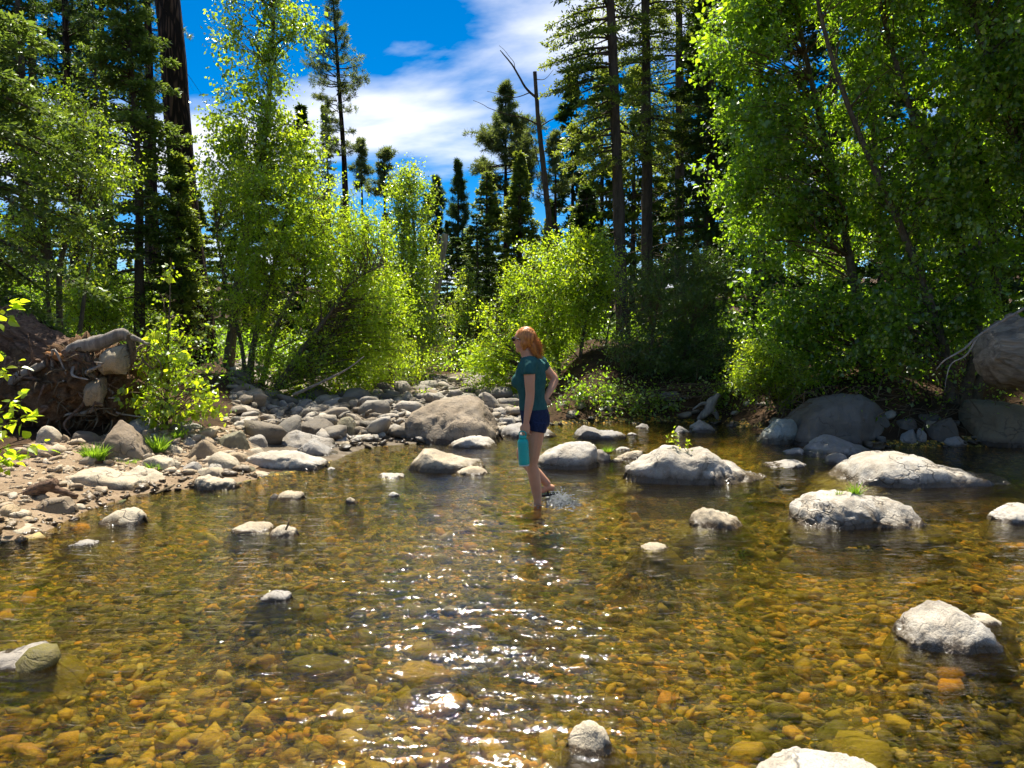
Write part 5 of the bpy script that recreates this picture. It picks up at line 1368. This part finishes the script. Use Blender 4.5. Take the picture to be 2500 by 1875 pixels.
# ------------------------------------------------------------------ small plants
def grass_tuft(label, base, h, w_, n, seed, mat='grass', soil=True):
    rs = np.random.RandomState(seed)
    root = thing('grass_tuft', label, 'grass', base, 'grass tufts')
    mb = MB()
    a = rs.uniform(0, 6.28, n); r = w_ * 0.35 * rs.uniform(0, 1, n) ** 0.6
    b = np.asarray(base) + np.stack([np.cos(a) * r, np.sin(a) * r * 0.7, -0.01 + 0 * a], -1)
    out = np.stack([np.cos(a), np.sin(a), 0 * a], -1) * rs.uniform(0.05, 0.75, n)[:, None] + rs.randn(n, 3) * 0.12
    L = h * rs.uniform(0.45, 1.1, n)
    wd = np.clip(0.010 * h / 0.17, 0.004, 0.012) * rs.uniform(0.5, 1.2, n)
    k = 4
    ts = np.linspace(0, 1, k)
    sd = nrm(np.cross(out + 1e-3, UP) + rs.randn(n, 3) * 0.4)
    pts = b[:, None] + UP * (L[:, None] * (ts - 0.25 * ts ** 2 * np.linalg.norm(out, axis=1)[:, None]))[..., None] + out[:, None] * (L[:, None] * ts ** 1.8)[..., None]
    wv = wd[:, None] * (1 - ts ** 1.5)[None] + 0.0006
    V = np.stack([pts - sd[:, None] * wv[..., None], pts + sd[:, None] * wv[..., None]], 2).reshape(-1, 3)
    F = []
    for s in range(k - 1):
        i = np.arange(n) * k * 2 + s * 2
        F.append(np.stack([i, i + 1, i + 3, i + 2], -1))
    mb.add(V, np.concatenate(F), None, np.tile(np.clip(rs.normal(0.5, 0.25, n), 0, 1), k - 1))
    tag(mb.build('blades', M[mat], root), kind='stuff')
    if soil:
        mb = MB(); V, F = ICO3
        mb.add(np.asarray(base) + V * np.array((w_ * 0.42, w_ * 0.32, h * 0.16)) * (1 + 0.3 * fbm(V * 3, 3, seed))[:, None], None, F)
        mb.build('sod', M['soil'], root)
def rock_top(key, zx, zy, zone):
    o, g_, Yr, hd, W = ROCKS[key]
    return zd(zone, zx, zy, Yr)
grass_tuft('lush grass tuft left of the large egg shaped boulder', on_ground(*zp('3', 850, 470)), 0.20, 0.24, 260, 1)
grass_tuft('lush grass tuft right of the large egg shaped boulder', on_ground(*zp('3', 1410, 395)), 0.23, 0.22, 260, 2)
grass_tuft('small grass tuft behind beside the flat grey slab', on_ground(*zp('3', 1600, 262)), 0.12, 0.20, 160, 3)
grass_tuft('sparse grass in front of the pale boulder', on_ground(*zp('3', 1410, 545)), 0.10, 0.26, 140, 4)
grass_tuft('thin grass strip at foot of the large egg shaped boulder', on_ground(*zp('3', 1150, 478)), 0.06, 0.28, 90, 5, soil=False)
grass_tuft('upright grass tuft on top of the crusty mossy boulder', rock_top('v6', 910, 990, '7') - UP * 0.01, 0.15, 0.07, 70, 6)
grass_tuft('short grass sprigs on left shoulder of the crusty boulder', rock_top('v6', 690, 1000, '7') - UP * 0.005, 0.06, 0.06, 40, 7, soil=False)
grass_tuft('short grass sprigs beside the upright tuft', rock_top('v6', 785, 985, '7') - UP * 0.005, 0.07, 0.05, 30, 8, soil=False)
grass_tuft('yellowish grass tuft on the rock beside big white boulder', rock_top('u2b', 800, 520, '6') - UP * 0.01, 0.09, 0.12, 110, 9)
def sprig(label, stems, nleaf, leaf, mat, seed, name='sprig', spread_=0.05, cat='plant', droop=0.2):
    """a small plant: stems and single leaves, each leaf its own object"""
    rs = np.random.RandomState(seed)
    root = thing(name, label, cat, stems[0][0])
    hm = HEROLEAF(mat)
    bx = np.array(root.location)
    for P in stems:
        b = MB(); C = catmull(P, 14); tube(b, C, np.linspace(leaf * 0.09, leaf * 0.03, 14), 5); b.build('stem', M['twig'], root)
        for k in range(nleaf):
            t = rs.uniform(0.3, 1.0) * 13; i = min(int(t), 12); c = C[i] + (C[i + 1] - C[i]) * (t - i)
            a = nrm(rs.randn(3) * 0.8 + (C[-1] - C[-3]) / np.linalg.norm(C[-1] - C[-3]) * 0.5 - UP * droop)
            c = c + a * spread_ * rs.uniform(0, 1)
            n_ = UP + rs.randn(3) * 0.6; s_ = nrm(np.cross(a, n_)); n2 = np.cross(s_, a); l = leaf * rs.uniform(0.6, 1.2); p = c - bx
            lo = bpy.data.objects.new('leaf', hm[rs.randint(len(hm))]); COL.objects.link(lo); lo.parent = root
            lo.matrix_local = Matrix(((a[0] * l, s_[0] * l, n2[0] * l, p[0]), (a[1] * l, s_[1] * l, n2[1] * l, p[1]), (a[2] * l, s_[2] * l, n2[2] * l, p[2]), (0, 0, 0, 1)))
u = lambda x, y: rock_top('u3', x, y, '6')
sprig('leafy twig sprouting from the cleft of the long lumpy boulder', [[u(1460, 530), u(1420, 480), u(1370, 440), u(1310, 420), u(1240, 395)], [u(1380, 450), u(1350, 400), u(1330, 350)], [u(1465, 530), u(1462, 470), u(1460, 430)]], 16, 0.034, 'leaf_bright', 3)
t9 = lambda x, y: at_depth(*zp('5', x, y), ROCKS['t9'][2] - ROCKS['t9'][3] - 0.05)
sprig('small green sprig before the brown gravel bar boulder', [[t9(1340, 300), t9(1320, 260), t9(1300, 225)], [t9(1340, 300), t9(1350, 250), t9(1370, 215)]], 30, 0.06, 'leaf_bright', 4, spread_=0.12)
# left edge plant close to the camera
Yl = 5.9
sl = lambda *p: [dD(x, y, Yl + 0.05 * i) for i, (x, y) in enumerate(p)]
b0 = base_on(-90, Yl, -0.02)
sprig('large leaved bright twigs poking in at the left edge', [[b0] + sl((-60, 960), (-10, 930), (40, 905), (85, 900)), [b0] + sl((-60, 1000), (-10, 975), (40, 960), (90, 965)), [b0] + sl((-80, 880), (-30, 830), (0, 800), (30, 780)),
       [b0] + sl((-60, 1020), (0, 1000), (50, 990)), [b0] + sl((-70, 780), (-30, 710), (0, 670), (40, 650)), [b0] + sl((-50, 940), (10, 880), (35, 850))], 22, 0.085, 'leaf_bright', 5, name='shrub', spread_=0.10, cat='shrub', droop=0.5)
# sapling
g = on_ground(395 * 0 + 358 * K, 925 * K); Ys = g[1]
sp_ = [dD(358, 925, Ys), dD(360, 860, Ys), dD(362, 780, Ys), dD(366, 680, Ys), dD(368, 610, Ys), dD(372, 560, Ys)]
decid('cottonwood_sapling', 'young sunlit cottonwood sapling with drooping leaves on left bank', 'tree', [(sp_, 0.022, 0.005)],
      [bl(368, 590, Ys, 22, 40, 0.2), bl(365, 640, Ys, 40, 40, 0.25), bl(375, 690, Ys, 62, 48, 0.4), bl(380, 780, Ys, 92, 48, 0.5), bl(330, 770, Ys, 50, 40, 0.3), bl(400, 870, Ys - .1, 105, 48, 0.5), bl(310, 870, Ys - .1, 45, 36, 0.35)],
      125, 17, 0.064, 'leaf_bright', 201, GD, twl=0.22, droop=0.55, ntwig=4, jitter=0.03, wl=0.7, hero=300, hero_key=lambda C, L: L * 10 - C[:, 1])
# ------------------------------------------------------------------ the wading person
SC = 7.12 / FPX / 3.19
PF = at_z(1150 + 515 / 3.19, 760 + 1490 / 3.19)          # where the standing leg enters the water
def J(x, y, d=0.0):                  # joint from the zoomed view, d metres farther from the camera
    return np.array((PF[0] + (x - 515) * SC, PF[1] + d, (1490 - y) * SC))
FD = nrm(np.array((-0.86, 0.50, 0)))                      # body faces left, a little away
RD = np.array((FD[1], -FD[0], 0))                         # her right hand side
def remeshed(mb, name, mat, parent, voxel=0.006, smooth=6, factor=0.5, post=None):
    me = mb.mesh(name + '_raw', None)
    o = bpy.data.objects.new(name + '_raw', me); COL.objects.link(o)
    r = o.modifiers.new('r', 'REMESH'); r.mode = 'VOXEL'; r.voxel_size = voxel
    s = o.modifiers.new('s', 'SMOOTH'); s.iterations = smooth; s.factor = factor
    bpy.context.view_layer.update()
    ev = o.evaluated_get(bpy.context.evaluated_depsgraph_get())
    m2 = bpy.data.meshes.new_from_object(ev)
    bpy.data.objects.remove(o); bpy.data.meshes.remove(me)
    n = len(m2.vertices); co = np.empty(n * 3, np.float32); m2.vertices.foreach_get('co', co); co = co.reshape(-1, 3).astype(float)
    if post is not None: co = post(co)
    co -= np.array(parent.location)
    m2.vertices.foreach_set('co', co.astype(np.float32).ravel())
    m2.polygons.foreach_set('use_smooth', np.full(len(m2.polygons), True))
    m2.name = name; m2.materials.clear(); m2.materials.append(M[mat]); m2.update()
    ob = bpy.data.objects.new(name, m2); COL.objects.link(ob); ob.parent = parent
    return ob
def limb(mb, pts, R, ns=14, n=None):
    n = n or max(10, len(pts) * 5)
    C = catmull(pts, n); RR = np.interp(np.linspace(0, 1, n), np.linspace(0, 1, len(R)), R)
    tube(mb, C, RR, ns)
def ell(mb, c, ax, ay, az, fwd=FD, tilt=None):
    V, F = ICO3
    f = nrm(np.asarray(fwd, float)); r = nrm(np.cross(f, UP)); u_ = np.cross(r, f)
    mb.add(np.asarray(c) + V[:, :1] * f * ax + V[:, 1:2] * r * ay + V[:, 2:] * u_ * az, None, F)
def loft(mb, rings, ns=28, fwd=FD, right=RD):
    """rings: (centre, half front-back, half side-side)"""
    a = np.arange(ns) / ns * 2 * math.pi
    V = np.concatenate([np.asarray(c) + np.outer(np.cos(a) * fa, fwd) + np.outer(np.sin(a) * sa, right) for c, fa, sa in rings])
    m = len(rings)
    i, j = np.meshgrid(np.arange(m - 1), np.arange(ns), indexing='ij'); j2 = (j + 1) % ns
    F = np.stack([i * ns + j, i * ns + j2, (i + 1) * ns + j2, (i + 1) * ns + j], -1).reshape(-1, 4)
    n0 = len(V); j = np.arange(ns); j2 = (j + 1) % ns; L = (m - 1) * ns
    V = np.vstack([V, rings[0][0], rings[-1][0]])
    mb.add(V, F, np.vstack([np.stack([np.full(ns, n0), j2, j], -1), np.stack([np.full(ns, n0 + 1), L + j, L + j2], -1)]))
M['skin'] = mat_plain('skin', (0.62, 0.31, 0.18), 0.5, 0.35, 0.08, 9.0, 0.001, **{'Subsurface Weight': 0.12, 'Subsurface Radius': (0.01, 0.004, 0.002), 'Subsurface Scale': 0.5})
M['shirt'] = mat_plain('green_cotton', (0.03, 0.105, 0.10), 0.9, 0.15, 0.12, 30.0, 0.003)
M['denim'] = mat_plain('dark_denim', (0.012, 0.022, 0.060), 0.85, 0.2, 0.3, 60.0, 0.002)
M['black'] = mat_plain('black_plastic', (0.01, 0.01, 0.01), 0.25, 0.5, 0.05)
M['teal'] = mat_plain('teal_enamel', (0.0, 0.40, 0.35), 0.35, 0.45, 0.06, 30.0, 0.0006)
M['pale_teal'] = mat_plain('pale_base', (0.55, 0.68, 0.66), 0.4, 0.4, 0.05)
def mat_hair():
    t = NT('auburn_hair')
    tcn = t.new('ShaderNodeTexCoord').outputs['Object']
    mpn = t.new('ShaderNodeMapping', {'Vector': tcn, 'Scale': (90, 90, 9)})
    n = t.noise(mpn.outputs[0], 1.0, 3, 0.6)
    c = t.ramp(n, [(0.3, (0.20, 0.06, 0.012)), (0.5, (0.46, 0.16, 0.03)), (0.7, (0.70, 0.32, 0.07))])
    return t.surf(t.bsdf(c, 0.42, t.bump(n, 0.7, 0.004), 0.5))
M['hair'] = mat_hair()
person = thing('person', 'person in dark green t-shirt and denim shorts wading, looking back left', 'person', (PF[0], PF[1], -0.14))
HF = nrm(np.array((-0.80, 0.58, -0.06)))                   # where the face points
mb = MB()
# trunk and neck
loft(mb, [(J(500, 930), .085, .155), (J(502, 860), .10, .165), (J(490, 760), .095, .145), (J(478, 690), .09, .13), (J(465, 590), .105, .14), (J(462, 510), .115, .15), (J(468, 430), .10, .16), (J(462, 385), .075, .12), (J(440, 350), .055, .06)])
limb(mb, [J(452, 380), J(432, 335), J(420, 290)], [.056, .052, .055])
# head: skull, jaw, face
hc = J(414, 218)
ell(mb, hc + UP * 0.012, .094, .074, .100, HF)
ell(mb, hc + HF * 0.030 - UP * 0.055, .060, .054, .062, HF)
ell(mb, hc + HF * 0.072 - UP * 0.098, .022, .024, .020, HF)       # chin
hr = nrm(np.cross(HF, UP))
limb(mb, [hc + HF * 0.088 + UP * 0.012, hc + HF * 0.108 - UP * 0.022, hc + HF * 0.092 - UP * 0.034], [.009, .014, .012], 10)   # nose
ell(mb, hc + HF * 0.086 - UP * 0.062, .012, .022, .010, HF)       # lips
ell(mb, hc + HF * 0.080 + UP * 0.028, .014, .046, .012, HF)       # brow
for s in (-1, 1):
    ell(mb, hc + hr * s * 0.076 - HF * 0.004 - UP * 0.014, .016, .008, .026, HF)      # ears
# arms
limb(mb, [J(448, 402, -.14), J(450, 480, -.17), J(452, 560, -.18), J(455, 625, -.18), J(448, 700, -.185), J(435, 780, -.19), J(426, 838, -.195)], [.058, .052, .045, .041, .040, .032, .026])
limb(mb, [J(530, 405, .16), J(570, 445, .20), J(620, 495, .21), J(655, 535, .20), J(640, 580, .16), J(610, 630, .10), J(582, 672, .06)], [.058, .052, .045, .040, .039, .033, .026])
# left hand: palm, four curled fingers of unequal length, thumb from the side of the palm
hw = J(426, 838, -.195); pc = J(424, 872, -.195)
loft(mb, [(J(426, 832, -.195), .024, .020), (J(425, 855, -.195), .036, .018), (J(424, 880, -.195), .042, .019), (J(424, 900, -.195), .040, .017)], 16, FD, RD)
for k, (off, ln) in enumerate([(-.033, .070), (-.011, .080), (.011, .075), (.031, .060)]):
    b0_ = J(424, 896, -.195) - FD * off
    limb(mb, [b0_, b0_ - UP * ln * .45 - RD * .006, b0_ - UP * ln * .72 + RD * .014, b0_ - UP * ln * .62 + RD * .036], [.0095, .009, .0085, .0075], 10, 12)
tb = J(424, 866, -.195) + FD * .034
limb(mb, [tb, tb + FD * .018 - UP * .022, tb + FD * .014 - UP * .050 + RD * .010, tb + FD * .004 - UP * .062 + RD * .024], [.013, .012, .010, .008], 10, 12)
# right hand resting on the hip
rw = J(582, 672, .06)
loft(mb, [(rw + UP * .01, .024, .020), (rw - UP * .02 - RD * .01, .034, .018), (rw - UP * .055 - RD * .015, .038, .017)], 14, FD, RD)
for off in (-.027, -.009, .009, .026):
    b0_ = rw - UP * .050 - RD * .015 + FD * off
    limb(mb, [b0_, b0_ - UP * .030 + FD * .018, b0_ - UP * .048 + FD * .044], [.0095, .0088, .0075], 10, 10)
tb = rw - UP * .018 - FD * .034
limb(mb, [tb, tb - UP * .025 - FD * .016, tb - UP * .05 - FD * .010], [.012, .0105, .008], 10, 10)
# legs
limb(mb, [J(505, 890, -.07), J(492, 970, -.08), J(482, 1060, -.08), J(474, 1140, -.08), J(472, 1180, -.08), J(486, 1250, -.07), J(500, 1330, -.06), J(512, 1410, -.05), J(518, 1470, -.05), J(520, 1520, -.05), J(518, 1568, -.05)],
     [.088, .080, .070, .058, .053, .057, .053, .043, .036, .034, .036])
limb(mb, [J(505, 890, .09), J(470, 975, .12), J(425, 1060, .14), J(398, 1125, .15), J(412, 1170, .16), J(470, 1240, .17), J(530, 1300, .18), J(580, 1350, .18), J(608, 1380, .18)],
     [.086, .078, .066, .054, .052, .054, .048, .038, .034])
# feet
limb(mb, [J(528, 1560, -.05), J(510, 1578, -.045), J(460, 1595, -.03), J(410, 1602, -.015), J(375, 1604, -.005)], [.036, .038, .034, .030, .018])
for k in range(5):
    b0_ = J(395, 1602, -.01) + RD * (k - 2) * .014
    limb(mb, [b0_, b0_ + FD * (.05 - .006 * k)], [.011, .008], 8, 6)
limb(mb, [J(655, 1412, .19), J(632, 1405, .185), J(600, 1405, .18), J(572, 1425, .175), J(552, 1438, .17)], [.026, .034, .034, .028, .018])
for k in range(5):
    b0_ = J(562, 1434, .172) + RD * (k - 2) * .013
    limb(mb, [b0_, b0_ + FD * (.040 - .005 * k) - UP * .008], [.010, .007], 8, 6)
remeshed(mb, 'body', 'skin', person, 0.0075, 3)
# t-shirt
mb = MB()
loft(mb, [(J(492, 762), .112, .163), (J(484, 720), .112, .158), (J(476, 680), .110, .152), (J(466, 600), .120, .158), (J(460, 530), .132, .165), (J(464, 460), .122, .172), (J(470, 405), .105, .170), (J(462, 372), .080, .115), (J(446, 350), .066, .072)])
for s in (-1, 1):
    ell(mb, J(440, 540) + RD * s * .066 + FD * .060, .064, .070, .072)
limb(mb, [J(462, 392, -.10), J(448, 410, -.15), J(447, 450, -.172), J(448, 478, -.176)], [.070, .073, .066, .064])
limb(mb, [J(505, 392, .12), J(540, 412, .17), J(572, 444, .20), J(586, 460, .205)], [.070, .073, .064, .062])
def cloth(co):
    f = fbm(co * np.array((14, 14, 7)), 3, 4) * 0.013 + fbm(co * np.array((40, 40, 18)), 2, 8) * 0.003
    c0 = co.mean(0)
    return co + nrm((co - c0) * np.array((1, 1, 0.2))) * f[:, None]
remeshed(mb, 't_shirt', 'shirt', person, 0.007, 5, post=cloth)
# denim shorts
mb = MB()
loft(mb, [(J(488, 735), .108, .158), (J(494, 770), .112, .164), (J(502, 820), .118, .174), (J(506, 870), .116, .174), (J(507, 895), .104, .160)])
limb(mb, [J(507, 850, -.075), J(502, 890, -.078), J(496, 918, -.08)], [.098, .098, .097])
limb(mb, [J(507, 850, .085), J(496, 890, .095), J(484, 918, .10)], [.098, .096, .094])
remeshed(mb, 'shorts', 'denim', person, 0.007, 4, post=cloth)
# hair: cap, pony tail and loose strands
mb = MB()
ell(mb, hc + UP * 0.020 - HF * 0.020, .096, .083, .098, HF)
ell(mb, hc - HF * 0.042 - UP * 0.01, .064, .070, .075, HF)
limb(mb, [hc - HF * 0.06 + UP * 0.045, J(455, 200, -.03), J(478, 262, -.035), J(498, 318, -.03), J(524, 348, -.02), J(556, 364, -.01)], [.034, .042, .040, .032, .020, .006])
limb(mb, [J(405, 190, -.05), J(410, 250, -.06), J(412, 300, -.05)], [.035, .034, .014])
def hairpost(co):
    return co + nrm(co - hc) * (fbm(co * np.array((60, 60, 12)), 2, 6) * 0.004)[:, None]
hair = remeshed(mb, 'hair', 'hair', person, 0.006, 4, post=hairpost)
rs = np.random.RandomState(8)
mb = MB()
for k in range(170):
    s = J(rs.uniform(425, 490), rs.uniform(150, 215), rs.uniform(-.07, .03)); e = J(rs.uniform(475, 575), rs.uniform(310, 372), rs.uniform(-.06, .03))
    m_ = (s + e) / 2 + np.array((0.02, -0.012, -0.01)) + rs.randn(3) * 0.012
    tube(mb, catmull([s, m_, e], 7), np.linspace(0.0025, 0.0008, 7), 4)
o = mb.build('strands', M['hair'], hair, origin=tuple(person.location)); tag(o, kind='stuff')
# sunglasses: two lenses and temple arms
mb = MB()
for s in (-1, 1):
    ell(mb, hc + HF * 0.096 + hr * s * 0.034 + UP * 0.010, .010, .029, .021, HF)
limb(mb, [hc + HF * 0.102 + hr * -0.012 + UP * 0.014, hc + HF * 0.104 + UP * 0.016, hc + HF * 0.102 + hr * 0.012 + UP * 0.014], [.004] * 3, 8, 6)
for s in (-1, 1):
    limb(mb, [hc + HF * 0.090 + hr * s * 0.066 + UP * 0.016, hc + HF * 0.04 + hr * s * 0.086 + UP * 0.012, hc - HF * 0.01 + hr * s * 0.087 + UP * 0.002], [.004] * 3, 8, 8)
mb.build('sunglasses', M['black'], person)
# sandal soles
for nm, a_, b_ in (('sandal', J(690, 1428, .19), J(540, 1452, .165)), ('sandal', J(550, 1590, -.05), J(350, 1612, .0))):
    mb = MB(); d_ = nrm(b_ - a_); L_ = np.linalg.norm(b_ - a_)
    r_ = nrm(np.cross(d_, UP)); u_ = np.cross(r_, d_)
    V, F = ICO3
    V = np.sign(V) * np.abs(V) ** np.array((0.8, 0.8, 0.6))
    mb.add((a_ + b_) / 2 - UP * 0.020 + V[:, :1] * d_ * L_ * .52 + V[:, 1:2] * r_ * .042 + V[:, 2:] * u_ * .011, None, F)
    limb(mb, [(a_ * .45 + b_ * .55) + r_ * .042 - UP * .012, (a_ * .4 + b_ * .6) + UP * .026, (a_ * .45 + b_ * .55) - r_ * .042 - UP * .012], [.006, .006, .006], 8, 12)
    mb.build(nm, M['black'], person)

# bottle held by its loop
bt, bb = J(400, 962, -.20), J(411, 1168, -.20)
ba = nrm(bt - bb)
bottle = thing('water_bottle', 'teal insulated water bottle held in the left hand', 'bottle', bb)
def turned(pts, ns=28):
    C = np.array([bb + ba * h for h, r in pts]); V, F = tube_data(C, [r for h, r in pts], ns)
    V = V.reshape(len(pts), ns, 3)
    a = np.arange(ns) / ns * 6.28318; e1 = nrm(np.cross(ba, np.array((0, 1.0, 0)))); e2 = np.cross(ba, e1)
    V = C[:, None] + np.array([r for h, r in pts])[:, None, None] * (np.cos(a)[None, :, None] * e1 + np.sin(a)[None, :, None] * e2)
    b = MB(); n0 = V.size // 3
    j = np.arange(ns); j2 = (j + 1) % ns; L = (len(pts) - 1) * ns
    b.add(np.vstack([V.reshape(-1, 3), C[0], C[-1]]), F, np.vstack([np.stack([np.full(ns, n0), j2, j], -1), np.stack([np.full(ns, n0 + 1), L + j, L + j2], -1)]))
    return b
hB = np.linalg.norm(bt - bb)
turned([(.012, .046), (.014, .0485), (.03, .049), (hB * .80, .049), (hB * .88, .0485), (hB * .94, .044), (hB * .99, .034), (hB, .030)]).build('bottle_body', M['teal'], bottle)
turned([(0, .044), (.003, .047), (.013, .047), (.0135, .046)]).build('base', M['pale_teal'], bottle)
turned([(hB * .985, .029), (hB * .99, .034), (hB + .022, .034), (hB + .027, .031), (hB + .028, .012)]).build('cap', M['teal'], bottle)
mb = MB(); ct = bb + ba * (hB + .02)
limb(mb, [ct + FD * .030, ct + FD * .034 + ba * .030, ct + ba * .046, ct - FD * .034 + ba * .030, ct - FD * .030], [.006] * 5, 10, 24)
mb.build('carry_loop', M['teal'], bottle)

# splash round the trailing foot
def mat_splash():
    t = NT('splash_water')
    fr = t.new('ShaderNodeFresnel', {'IOR': 1.33}).outputs[0]
    gl = t.new('ShaderNodeBsdfGlossy', {'Color': (1, 1, 1, 1), 'Roughness': 0.06}).outputs[0]
    tr = t.new('ShaderNodeBsdfTransparent', {'Color': (0.95, 0.97, 0.97, 1)}).outputs[0]
    df = t.new('ShaderNodeBsdfTranslucent', {'Color': (0.85, 0.88, 0.9, 1)}).outputs[0]
    a = t.new('ShaderNodeMixShader', {0: 0.6, 1: tr, 2: df}).outputs[0]
    return t.surf(t.new('ShaderNodeMixShader', {0: t.math('ADD', fr, 0.12), 1: a, 2: gl}).outputs[0])
M['splash'] = mat_splash()
mb = MB(); rs = np.random.RandomState(14)
V, F = ICO1
def drop(c, r): mb.add(np.asarray(c) + V * np.asarray(r) * (1 + 0.3 * rs.randn(len(V), 1)), None, F)
for k in range(330):
    c = J(rs.normal(690, 40), 0, rs.normal(.12, .09)); c[2] = abs(rs.normal(0, 0.030)) + 0.004
    drop(c, rs.uniform(0.002, 0.008) * np.ones(3))
for k in range(420):                 # broken foam on the surface
    a = rs.uniform(0, 1)
    c = J(rs.normal(640 + 130 * a, 60), 0, rs.normal(.02, .13)); c[2] = 0.004
    r = rs.uniform(0.004, 0.014); drop(c, (r * 1.7, r * 1.3, r * 0.5))
for k in range(40):
    c = J(rs.normal(520, 30), 0, -.05 + rs.normal(0, .06)); c[2] = 0.004
    r = rs.uniform(0.003, 0.008); drop(c, (r * 1.6, r, r * 0.5))
tag(mb.build('water_splash', M['splash']), 'white water splash behind the wading foot', 'splash', kind='stuff')
